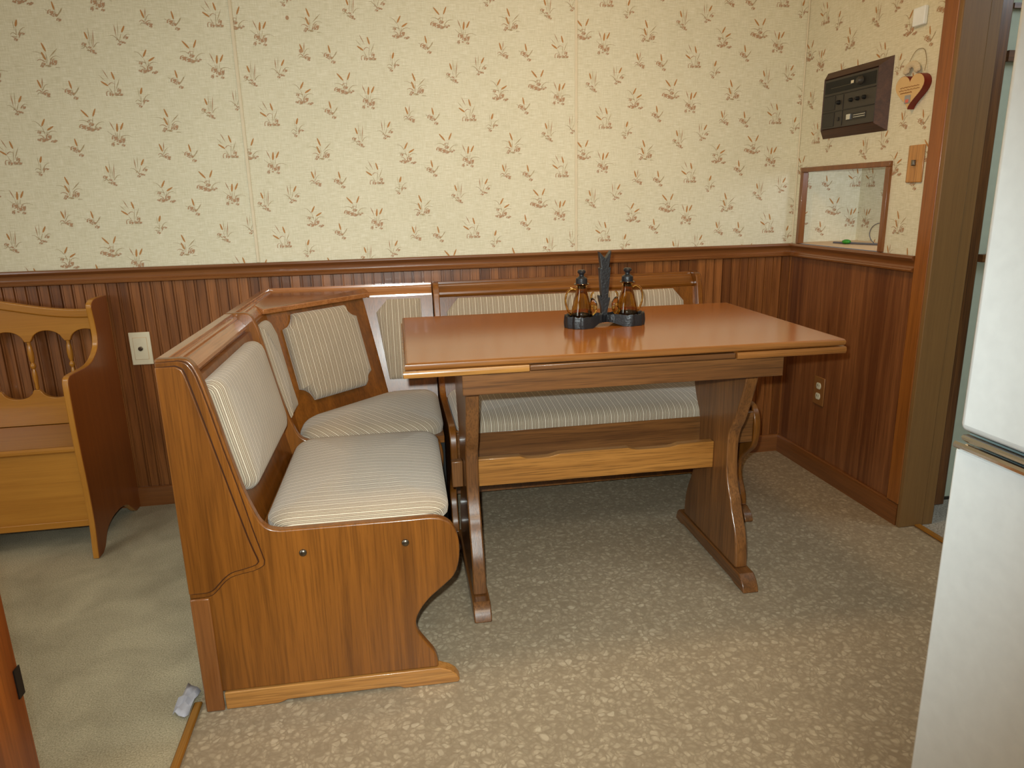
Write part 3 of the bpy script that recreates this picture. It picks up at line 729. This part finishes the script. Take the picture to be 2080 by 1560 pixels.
for s in (-1, 1):
    x0, x1 = (-L2-.004, -.262) if s < 0 else (.262, L2+.002)
    dz = 0 if s < 0 else .001
    lf = obj('draw_leaf', BX(x0+.006, x1-.0005, -W2+.004, W2-.004, zl-.0165-dz, zl-dz), M['laminate'], root)
    prof_z0, prof_z1 = zl-.0168-dz, zl-.0003-dz
    bm = bmesh.new()
    zc = (prof_z0+prof_z1)/2; h = (prof_z1-prof_z0)/2
    for y, q in ((-W2-.002, 1), (W2+.002, -1)):
        pr = [(.0055, prof_z1), (.003, prof_z1), (.0008, zc+h*.6), (0, zc), (.0008, zc-h*.6), (.003, prof_z0), (.0055, prof_z0)]
        a = [bm.verts.new((x0, y+q*d, z)) for d, z in pr]; b = [bm.verts.new((x1, y+q*d, z)) for d, z in pr]
        for i in range(len(pr)): bm.faces.new((a[i], a[(i+1) % len(pr)], b[(i+1) % len(pr)], b[i]))
        bm.faces.new(a); bm.faces.new(b[::-1])
    xe = x0 if s < 0 else x1-.006
    box(bm, xe, xe+.006, -W2+.004, W2-.004, prof_z0, prof_z1)
    ed = obj('leaf_edge', bm, M['leafX'] if s < 0 else M['lipX'], lf)
obj('centre_board', BX(-.2605, .2605, -W2+.003, W2-.003, zl-.0160, zl-.002), M['tabX'], root, bevel=.003)
ap = bmesh.new()
for y0, y1 in ((-.288, -.268), (.268, .288)): box(ap, -.418, .418, y0, y1, .648, .7105)
for x0, x1 in ((-.418, -.400), (.400, .418)): box(ap, x0, x1, -.2675, .2675, .648, .7105)
obj('apron', ap, M['tabX'], root, bevel=.0015)
half = smooth([(.192, .6475), (.190, .620), (.178, .580), (.158, .530), (.138, .485), (.124, .462)], 3)[:-1]+smooth([(.124, .462), (.110, .442), (.101, .410), (.099, .373), (.101, .330), (.109, .290), (.124, .255)], 3)[:-1]+smooth([(.124, .255), (.134, .240), (.145, .210), (.162, .178), (.178, .146), (.188, .110), (.193, .075), (.194, .0455)], 3)
leg = half+[(-y, z) for y, z in half[::-1]]
foot = [(-.262, .001), (-.255, .018), (-.243, .034), (-.226, .045), (.226, .045), (.238, .034), (.246, .018), (.250, .001), (.20, .001), (.18, .006), (-.18, .006), (-.20, .001)]
for s in (-1, 1):
    a, b = sorted((s*.368, s*.404))
    lg = obj('leg', prism(leg, YZ, a, b), M['tabZ'], root, bevel=.004, seg=3)
    obj('foot', prism(foot, YZ, a-.006, b+.006), M['tabY'], lg, bevel=.003)
top = [(-.3675, .377), (-.236, .377)]+smooth([(-.236, .377), (-.222, .3715), (-.205, .369), (-.16, .369), (-.14, .371), (-.115, .377)], 3)[1:]+[(.095, .377)]+smooth([(.095, .377), (.115, .371), (.135, .369), (.21, .369), (.235, .371), (.258, .377)], 3)[1:]+[(.3675, .377)]
obj('stretcher', prism(top+[(.3675, .293), (-.3675, .293)], XZ, -.013, .013), M['brownstretch'], root, bevel=.002)
for s in (-1, 1):
    a, b = sorted((s*.4045, s*.438))
    obj('tenon', BX(a, b, -.013, .013, .296, .376), M['tabZ'], root, bevel=.003)

# ------------------------------------------------------------------ cruet set on the table
ca, sa = math.cos(TA), math.sin(TA)
def tab(x, y, z): return (TO[0]+x*ca-y*sa, TO[1]+x*sa+y*ca, z)
RX, RY = .026, .024
rk = thing('cruet_stand', 'black carved log-shaped cruet stand with a tall notched post on the table', 'cruet stand', tab(RX, RY, TT+.0006), TA)
lobes = [(-.070, -.004, .0475), (.072, .004, .049)]
def lobe_outline(grow=0, n=176):
    out = []
    for k in range(n):
        a = 2*math.pi*k/n; d = Vector((math.cos(a), math.sin(a)))
        best = 0
        for t in [i*.0012 for i in range(1, 120)]:
            p = d*t
            ins = any((p.x-x)**2+(p.y-y)**2 < r*r for x, y, r in lobes) or (abs(p.x) < .06 and abs(p.y) < .022)
            if ins: best = t
        rr = best+grow+.0022*math.sin(k*1.15)+.0014*math.sin(k*.57)
        out.append((d.x*rr, d.y*rr))
    return out
o1, o2, o3 = lobe_outline(0), lobe_outline(.002), lobe_outline(-.007)
def arch(p): return .012*max(0, 1-(p[0]/.042)**2)
bm = bmesh.new()
ra = [bm.verts.new((p[0], p[1], arch(p))) for p in o1]
rb = [bm.verts.new((p[0], p[1], .014+arch(p)*.6+.0015*math.sin(i*3.7))) for i, p in enumerate(o2)]
rc = [bm.verts.new((p[0], p[1], .033+.0018*math.sin(i*1.9))) for i, p in enumerate(o1)]
rd = [bm.verts.new((p[0], p[1], .032)) for p in o3]
rf = [bm.verts.new((p[0]*.97, p[1]*.97, .018)) for p in o3]
n = len(o1)
for a, b in ((ra, rb), (rb, rc), (rc, rd), (rd, rf)):
    for i in range(n): bm.faces.new((a[i], a[(i+1) % n], b[(i+1) % n], b[i]))
bm.faces.new(ra[::-1]); bm.faces.new(rf)
obj('stand_base', bm, M['iron'], rk)
post = [(-.022, .016), (-.018, .022), (-.009, .036), (-.011, .05), (-.019, .079), (-.013, .079), (-.0105, .076), (-.0165, .140), (-.0115, .140), (-.0185, .176), (0, .160), (.0165, .178), (.0105, .142), (.0155, .141), (.0085, .074), (.0150, .074), (.0075, .045), (.0075, .036), (.014, .022), (.016, .016)]
post = [(a, b if b < .05 else .05+(b-.05)*1.28) for a, b in post]
obj('stand_post', prism(post, XZ, -.011, .011), M['iron'], rk, bevel=.003)

def cruet(x, y, mirror, label):
    t = thing('cruet', label, 'cruet', tab(RX+x, RY+y, TT+.0006+.0182), TA+(math.pi if mirror else 0), 'pair of amber cruets'); t.scale = (1.06, 1.06, 1.06)
    prof = [(.001, .0), (.024, 0), (.0295, .003), (.031, .010), (.029, .022), (.022, .05), (.0155, .077), (.0135, .090), (.0145, .094), (.0205, .098), (.019, .0995), (.012, .0955), (.0115, .089), (.0135, .077), (.020, .05), (.027, .022), (.0285, .012), (.026, .005), (.001, .004)]
    obj('glass_body', lathe(prof, 32), M['amber'], t)
    hp = smooth([(-.0150, 0, .084), (-.026, 0, .088), (-.040, 0, .076), (-.044, 0, .052), (-.037, 0, .026), (-.0295, 0, .016)], 5)
    obj('handle', tube(hp, .0027), M['amber'], t)
    sp = smooth([(.0235, 0, .016), (.031, 0, .023), (.0345, 0, .036), (.031, 0, .052), (.0275, 0, .060), (.0285, 0, .069), (.034, 0, .074)], 5)
    rs = [(.010 if i < 12 else max(.0028, .010-.0011*(i-12))) for i in range(len(sp))]
    obj('spout', tube(sp, rs, 10), M['amber'], t)
    st = [(.001, .086), (.0100, .086), (.0108, .094), (.0108, .0975), (.0150, .0978), (.0158, .104), (.0150, .113), (.010, .116), (.0062, .119), (.0062, .123), (.0105, .128), (.0112, .132), (.0085, .1355), (.001, .136)]
    obj('stopper', lathe(st, 20), M['iron'], t)
    return t
cruet(-.068, -.002, False, 'amber glass cruet nearer the short bench, its spout pointing to the post')
cruet(.070, .006, True, 'amber glass cruet nearer the panelled right wall, its spout pointing back to the post')

# ------------------------------------------------------------------ maple deacon's bench at the left
root = thing('storage_bench', 'golden maple storage bench with a spindle back against the beadboard wall', 'bench', (-2.651, 0, 0))
side = [(-.012, .001), (-.012, .811)]+[(-.06, .8125), (-.106, .813)]+smooth([(-.128, .811), (-.150, .802), (-.158, .788), (-.154, .765), (-.149, .72), (-.150, .682), (-.166, .650), (-.207, .625), (-.25, .613), (-.30, .6105), (-.36, .612), (-.405, .611), (-.421, .604), (-.428, .59)], 3)+smooth([(-.429, .56), (-.430, .45), (-.427, .35), (-.422, .23), (-.423, .12), (-.432, .05), (-.437, .001)], 2)+smooth([(-.398, .001), (-.372, .014), (-.352, .04), (-.325, .062), (-.27, .076), (-.20, .075), (-.14, .060), (-.10, .03), (-.075, .010), (-.058, .001)], 3)
WB = 1.02
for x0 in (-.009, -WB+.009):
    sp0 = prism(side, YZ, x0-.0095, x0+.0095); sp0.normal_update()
    for f in sp0.faces: f.material_index = 1 if abs(f.normal.x) > .9 else 0  # broad side faces are darker and redder than the edges
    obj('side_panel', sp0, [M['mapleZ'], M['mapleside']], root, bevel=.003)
xa, xb = -WB+.0190, -.0190
obj('front_board', BX(xa, xb, -.352, -.334, .085, .345), M['mapleX'], root, bevel=.002)
obj('bottom_rail', BX(xa, xb, -.357, -.3525, .085, .108), M['mapleX'], root, bevel=.002)
lid = obj('seat_lid', BX(xa, xb, -.352, -.062, .3455, .362), M['mapleX'], root, bevel=.002)
obj('lid_edge', profile_run([(-.3525, .3465), (-.362, .347), (-.368, .353), (-.368, .361), (-.362, .367), (-.3525, .3675)], [lambda d, z: (xa, d, z), lambda d, z: (xb, d, z)]), M['mapleX'], lid)
# backrest: scalloped rails and turned spindles
pitch = .1265; x1s = -.1335
xs = [x1s-pitch*k for k in range(0, 7)]
xs = [v for v in xs if v > xa+.02]
def scallop(zflat, amp, sgn):
    pts = []; edges = [xb+.04]+xs+[xa-.04]
    N = 160
    for i in range(N+1):
        xx = xb+(xa-xb)*i/N
        t = ((x1s-xx)/pitch) % 1.0
        w_ = min(t, 1-t)                   # 0 at a spindle, .5 midway
        z = zflat+(amp*math.sqrt(max(0, 1-((.5-w_)/.40)**2)) if w_ > .10 else 0)*sgn
        pts.append((xx, z))
    return pts
mid = (xa+xb)/2
crest = []
for i in range(41):
    xx = xa+(xb-xa)*i/40; t = abs(xx-mid)/((xb-xa)/2)
    crest.append((xx, .772+.062*(.5+.5*math.cos(math.pi*min(1, t*1.08)))))
ledge = [(x_, z_-.030) for x_, z_ in crest]
ub = scallop(.664, .038, 1)
obj('top_rail', prism(ledge+ub, XZ, -.060, -.044), M['mapleX'], root, bevel=.002)
obj('crest', prism(crest+[(x_, z_+.0005) for x_, z_ in ledge[::-1]], XZ, -.066, -.044), M['mapleX'], root, bevel=.004)
lb_ = scallop(.492, .032, -1)
obj('lower_rail', prism(lb_+[(xa, .3625), (xb, .3625)], XZ, -.060, -.044), M['mapleX'], root, bevel=.002)
for v in xs:
    sp_ = [(.0045, .4925), (.0065, .500), (.006, .515), (.0085, .535), (.0075, .553), (.0045, .567), (.0085, .573), (.0095, .578), (.0085, .583), (.0048, .589), (.0085, .602), (.0100, .622), (.0078, .645), (.0055, .655), (.0065, .6635)]
    obj('spindle', lathe(sp_, 14), M['mapleZ'], root, loc=(v, -.052, 0))

# ------------------------------------------------------------------ refrigerator at the right edge
FXp, FYe = -.860, -1.895
root = thing('refrigerator', 'white two-door refrigerator with chrome trim between its doors, beside the doorway', 'refrigerator', (FXp, FYe, 0))
WF = .76
obj('cabinet', BX(.062, .80, -WF, -.004, .02, 1.72), M['fridge'], root, bevel=.008)
obj('upper_door', BX(0, .055, -WF, 0, .770, 1.72), M['fridge'], root, bevel=.012, seg=4)
obj('lower_door', BX(0, .055, -WF, 0, .06, .745), M['fridge'], root, bevel=.006, seg=3)
obj('gasket', BX(.0205, .0615, -WF+.004, -.003, .7455, .7695), M['gasket'], root)
obj('kick_plate', BX(.045, .0615, -WF+.02, -.02, .02, .0595), M['plastic'], root)
obj('door_handle', profile_run([(0.004, .7690), (-.006, .7690), (-.008, .766), (-.006, .762), (.004, .756)], [lambda d, z: (d, -.018, z), lambda d, z: (d, -WF+.02, z)]), M['chrome'], root)
obj('trim_strip', profile_run([(.002, .7452), (.002, .7555), (-.004, .7555), (-.007, .752), (-.007, .748), (-.004, .7452)], [lambda d, z: (d, -.004, z), lambda d, z: (d, -WF+.004, z)]), M['chrome'], root)

# ------------------------------------------------------------------ wall fittings
# intercom
root = thing('intercom', 'dark brown wall intercom with black knobs in a wooden frame', 'intercom', (-.0008, -.159, 1.300))
W_, H_ = .360, .231; ins, pr = .030, .032
bm = bmesh.new()
o4 = [(0, 0, 0), (0, -W_, 0), (0, -W_, H_), (0, 0, H_)]
i4 = [(-pr, -ins, ins*.9), (-pr, -W_+ins, ins*.9), (-pr, -W_+ins, H_-ins*.9), (-pr, -ins, H_-ins*.9)]
j4 = [(-pr+.006, -ins-.003, ins*.9+.003), (-pr+.006, -W_+ins+.003, ins*.9+.003), (-pr+.006, -W_+ins+.003, H_-ins*.9-.003), (-pr+.006, -ins-.003, H_-ins*.9-.003)]
A = [[bm.verts.new(v) for v in q] for q in (o4, i4, j4)]
for a, b in zip(A, A[1:]):
    for i in range(4): bm.faces.new((a[i], a[(i+1) % 4], b[(i+1) % 4], b[i]))
bm.faces.new(A[0][::-1]); bm.faces.new(A[2])
obj('frame', bm, M['walnut'], root)
fy0, fy1, fz0, fz1 = -ins-.004, -W_+ins+.004, ins*.9+.004, H_-ins*.9-.004
xf = -pr+.0055
fp = obj('faceplate', BX(xf-.004, xf, fy1, fy0, fz0, fz1), M['plastic2'], root, bevel=.001)
xs_ = xf-.0042
def fb(name, y0, y1, z0, z1, mat, t=.002, parent=fp):
    return obj(name, BX(xs_-t, xs_, min(y0, y1), max(y0, y1), z0, z1), mat, parent, bevel=min(.0006, t*.3))
hh = (fz1-fz0)/3
fb('tuner_window', fy0-.006, fy1+.006, fz0+2*hh+.008, fz1-.008, M['black'], .001)
fb('dial_scale', fy0-.04, fy0-.16, fz0+2*hh+.024, fz0+2*hh+.0255, M['steel'], .0016)
fb('dial_light', fy0-.155, fy0-.170, fz0+2*hh+.026, fz0+2*hh+.036, M['ivory'], .002)
fb('speaker_grille', fy0-.004, fy0-.072, fz0+hh+.006, fz0+2*hh-.004, M['plastic'], .0016)
fb('speaker_grille', fy0-.004, fy0-.072, fz0+.006, fz0+hh-.004, M['plastic'], .0016)
fb('divider_rib', fy0-.001, fy1+.001, fz0+hh-.0012, fz0+hh+.0012, M['plastic'], .003)
fb('divider_rib', fy0-.001, fy1+.001, fz0+2*hh-.0012, fz0+2*hh+.0012, M['plastic'], .003)
fb('divider_rib', fy0-.118, fy0-.120, fz0+.004, fz0+2*hh-.004, M['plastic'], .002)
def knob(y, z, r, l=.012, mat=None):
    b_ = lathe([(r*.9, 0), (r, .001), (r*.85, l*.7), (r*.6, l), (.0005, l)], 18)
    for v in b_.verts: v.co = Vector((xs_-v.co.z, y+v.co.x, z+v.co.y))
    return obj('knob', b_, mat or M['black'], fp)
knob(fy0-.21, (fz0+2*hh+fz1)/2, .014, .016, M['plastic2'])
knob(fy0-.095, fz0+1.5*hh, .008)
for k in range(3): knob(fy0-.165-.036*k, fz0+1.5*hh, .0072)
fb('push_button', fy0-.092, fy0-.102, fz0+.5*hh-.006, fz0+.5*hh+.006, M['plastic'], .004)
fb('slide_switch', fy0-.145, fy0-.250, fz0+.5*hh-.010, fz0+.5*hh+.012, M['plastic'], .0015)
fb('switch_tab', fy0-.150, fy0-.172, fz0+.5*hh-.008, fz0+.5*hh+.010, M['chrome'], .006)
fb('switch_rail', fy0-.185, fy0-.248, fz0+.5*hh+.003, fz0+.5*hh+.0055, M['chrome'], .003)
fb('switch_rail', fy0-.185, fy0-.248, fz0+.5*hh-.004, fz0+.5*hh-.0015, M['chrome'], .003)

# heart plaque hanging by a wire
root = thing('heart_plaque', 'heart-shaped tan wooden plaque hung by a wire beside the intercom', 'plaque', (-.0008, -.635, 1.352))
hp = []
for k in range(48):
    a = 2*math.pi*k/48
    hx = 16*math.sin(a)**3; hz = 13*math.cos(a)-5*math.cos(2*a)-2*math.cos(3*a)-math.cos(4*a)
    hp.append((hx*.0040, (hz+17)*.0035))
TI = lambda a, b, t: (-t, -a, b)
hb = obj('heart_block', prism(hp, TI, .0, .024), M['red'], root, bevel=.002); hb['label'] = 'dark red edge'
hf = obj('heart_face', prism([(a*.97, b*.97+.0018) for a, b in hp], TI, .0243, .0255), M['cream'], root)
for k, (y0, y1, zz) in enumerate(((-.040, .044, .066), (-.044, .046, .058), (-.036, .014, .050))):
    pts = [(-.0262, -(y0+(y1-y0)*i/40), zz+.0016*math.sin(i*2.1+k)+.0008*math.sin(i*5.3)) for i in range(41)]
    obj('lettering', tube(pts, .0006, 5), M['ink'], hf)
fr_ = BX(-.0275, -.0258, -.011, .013, .018, .042)
pc = obj('picture', fr_, M['photo'], root); obj('picture_figure', BX(-.0283, -.0277, -.006, .008, .020, .030), M['photo2'], pc)
wp = smooth([(-.010, .042, .105), (-.006, .040, .135), (-.003, .022, .168), (-.003, .0, .176), (-.003, -.022, .168), (-.006, -.038, .135), (-.010, -.040, .107)], 6)
obj('hanging_wire', tube(wp, .0009, 6), M['wire'], root)
lc = bmesh.new()
for k in range(9):
    a = R(20*k-80)
    b_ = ball(.013, (-.012, .014+.024*math.sin(a), .112+.022*math.cos(a)), (.6, 1, .8), 8)
    me_ = bpy.data.meshes.new('t'); b_.to_mesh(me_); b_.free(); lc.from_mesh(me_); bpy.data.meshes.remove(me_)
obj('lace_bow', lc, M['lace'], root)

# light switch, outlet, cable plate, small white box
root = thing('light_switch', 'oak light switch plate on the wallpaper beside the door casing', 'light switch', (-.0008, -.673, 1.187))
obj('plate', BX(-.006, 0, -.035, .035, -.057, .057), M['maplez' if 0 else 'paleZ'], root, bevel=.003)
obj('toggle', BX(-.016, -.0062, -.005, .005, -.006, .012), M['steel'], root, bevel=.002)
root = thing('power_outlet', 'brown power outlet with two ivory sockets low on the panelled right wall', 'outlet', (-.0008, -.279, .343))
obj('plate', BX(-.006, 0, -.035, .035, -.057, .057), M['paleZ'] if 0 else plain('brown_plate', srgb(140, 92, 48), .4), root, bevel=.003)
for z in (.021, -.021):
    b_ = lathe([(.0165, 0), (.0165, .0015), (.0155, .002), (.0005, .002)], 20)
    for v in b_.verts: v.co = Vector((-.0062-v.co.z, v.co.x*.95, z+max(-.0125, min(.0125, v.co.y))))
    s_ = obj('socket', b_, M['ivory'], root); s_['label'] = 'ivory socket face'
    for y in (-.0055, .0055): obj('slot', BX(-.0087, -.0083, y-.001, y+.001, z-.002, z+.006), M['black'], s_)
root = thing('cable_plate', 'cream wall plate with a small round jack on the beadboard beside the maple bench', 'wall plate', (-2.563, -.0064, .612))
obj('plate', BX(-.036, .036, -.0065, 0, -.060, .060), M['ivory'], root, bevel=.002)
obj('inner_border', BX(-.0242, .0242, -.0070, -.0066, -.0412, .0412), M['shelf'], root)
obj('inner_plate', BX(-.023, .023, -.0085, -.0071, -.040, .040), M['ivory'], root, bevel=.0008)
b_ = lathe([(.008, 0), (.008, .004), (.005, .006), (.0005, .006)], 16)
for v in b_.verts: v.co = Vector((v.co.x, -.0087-v.co.z, v.co.y))
obj('jack', b_, M['steel'], root)
bm = BX(-.014, -.0008, -.651, -.600, 1.594, 1.647)
o = obj('wall_sensor', bm, M['fridge'], bevel=.003); tag(o, 'small white box stuck high on the wallpaper beside the door casing', 'sensor')

# niche contents
cb_ = [(.105, -.125, .910), (.115, -.16, .911), (.13, -.2, .911), (.15, -.26, .911), (.19, -.36, .911), (.21, -.50, .911)]
o = obj('cable', tube(smooth(cb_, 6), .0042, 8), M['cable']); tag(o, 'dark grey cable lying on the niche shelf', 'cable')
lp = [(.17+.0*k, -.255-.055+.06*math.cos(R(a)), .9495+.04*math.sin(R(a))) for k, a in enumerate(range(-60, 241, 15))]
o = obj('cable_loop', tube(lp, .0016, 7), M['cable']); tag(o, 'thin grey wire loop standing up from the niche shelf', 'cable')
bm = ball(.016, (.118, -.188, .9165), (1, 1.15, .55), 12)
o = obj('green_clip', bm, M['green']); tag(o, 'small bright green clip on the niche shelf', 'clip')

# grey plastic scrap at the bench's back corner
bm = bmesh.new(); random.seed(3)
g = [[bm.verts.new((-2.205+.035*i/4+.012*j/5, -1.275+.095*j/5-.03*i/4, .003+.012*abs(math.sin(i*1.3+j*.9))+.004*random.random())) for i in range(5)] for j in range(6)]
for j in range(5):
    for i in range(4): bm.faces.new((g[j][i], g[j][i+1], g[j+1][i+1], g[j+1][i]))
o = obj('plastic_scrap', bm, M['scrap']); tag(o, 'crumpled grey plastic scrap on the carpet behind the bench end', 'scrap')
md = o.modifiers.new('s', 'SOLIDIFY'); md.thickness = .0012

# ------------------------------------------------------------------ lights
def area(name, loc, size, energy, col, target=None, sy=None):
    l = bpy.data.lights.new(name, 'AREA'); l.energy = energy; l.color = col; l.size = size
    if sy: l.shape = 'RECTANGLE'; l.size_y = sy
    o = bpy.data.objects.new(name, l); C.objects.link(o); o.location = loc
    if target: o.rotation_euler = (Vector(target)-Vector(loc)).to_track_quat('-Z', 'Y').to_euler()
    return o
def point(name, loc, energy, col, r):
    l = bpy.data.lights.new(name, 'POINT'); l.energy = energy; l.color = col; l.shadow_soft_size = r
    o = bpy.data.objects.new(name, l); C.objects.link(o); o.location = loc; return o
CAM = Vector((-1.6653, -2.757, 1.1127))
pl = bpy.data.lights.new('pendant_light', 'SPOT'); pl.energy = 14; pl.color = (1, .68, .36); pl.spot_size = R(168); pl.spot_blend = 1; pl.shadow_soft_size = .11
po = bpy.data.objects.new('pendant_light', pl); C.objects.link(po); po.location = (-.95, -1.0, 1.92)
point('pendant_glow', (-.95, -1.0, 1.92), 8, (1, .66, .34), .11)
area('kitchen_ceiling_light', (-1.2, -3.1, 2.38), .7, 14, (1, .90, .70))
area('dining_ceiling_light', (-3.4, -1.8, 2.38), .6, 8, (1, .92, .80))
area('left_fill_light', (-4.9, -3.2, 1.5), 1.3, 25, (.88, .97, 1.0), (-1.5, -1.0, .6))  # added cool fill from the left for the fridge front; no window is built
area('hall_daylight', (1.2, -1.6, 2.2), .8, 10, (.75, .9, 1.0), (.4, -.7, .6))
area('niche_daylight', (.20, -.57, 1.22), .12, .7, (.72, .82, 1.0), (.15, -.1, 1.05))
fl = bpy.data.lights.new('camera_flash', 'SPOT'); fl.energy = 142; fl.color = (.88, .99, .98); fl.spot_size = R(92); fl.spot_blend = 1; fl.shadow_soft_size = .012
fo = bpy.data.objects.new('camera_flash', fl); C.objects.link(fo)

# ------------------------------------------------------------------ camera and view
yaw, pitch_, roll = R(-9.74), R(14.645), R(-1.356)
fwd = Vector((-math.sin(yaw)*math.cos(pitch_), math.cos(yaw)*math.cos(pitch_), -math.sin(pitch_)))
rt = Vector((math.cos(yaw), math.sin(yaw), 0)); up = rt.cross(fwd)
rx = rt*math.cos(roll)+up*math.sin(roll); ux = -rt*math.sin(roll)+up*math.cos(roll)
cd = bpy.data.cameras.new('camera'); co = bpy.data.objects.new('camera', cd); C.objects.link(co)
m = Matrix((rx, ux, -fwd)).transposed().to_4x4(); m.translation = CAM; co.matrix_world = m
cd.sensor_width = 36; cd.lens = 1446.9987/2080*36; cd.clip_start = .05
fo.location = CAM+ux*.05-rx*.03
fo.rotation_euler = fwd.to_track_quat('-Z', 'Y').to_euler()
sc = bpy.context.scene; sc.camera = co
w = bpy.data.worlds.new('world'); w.use_nodes = True; w.node_tree.nodes['Background'].inputs[0].default_value = (.8, .85, .9, 1); w.node_tree.nodes['Background'].inputs[1].default_value = .15
sc.world = w
sc.view_settings.view_transform = 'Standard'; sc.view_settings.look = 'None'; sc.view_settings.gamma = 1; sc.view_settings.use_curve_mapping = False
sc.view_settings.exposure = 0
try: sc.cycles.use_denoising = True
except Exception: pass
sc.cycles.adaptive_threshold = .02; sc.cycles.max_bounces = 7; sc.cycles.caustics_reflective = False; sc.cycles.caustics_refractive = False
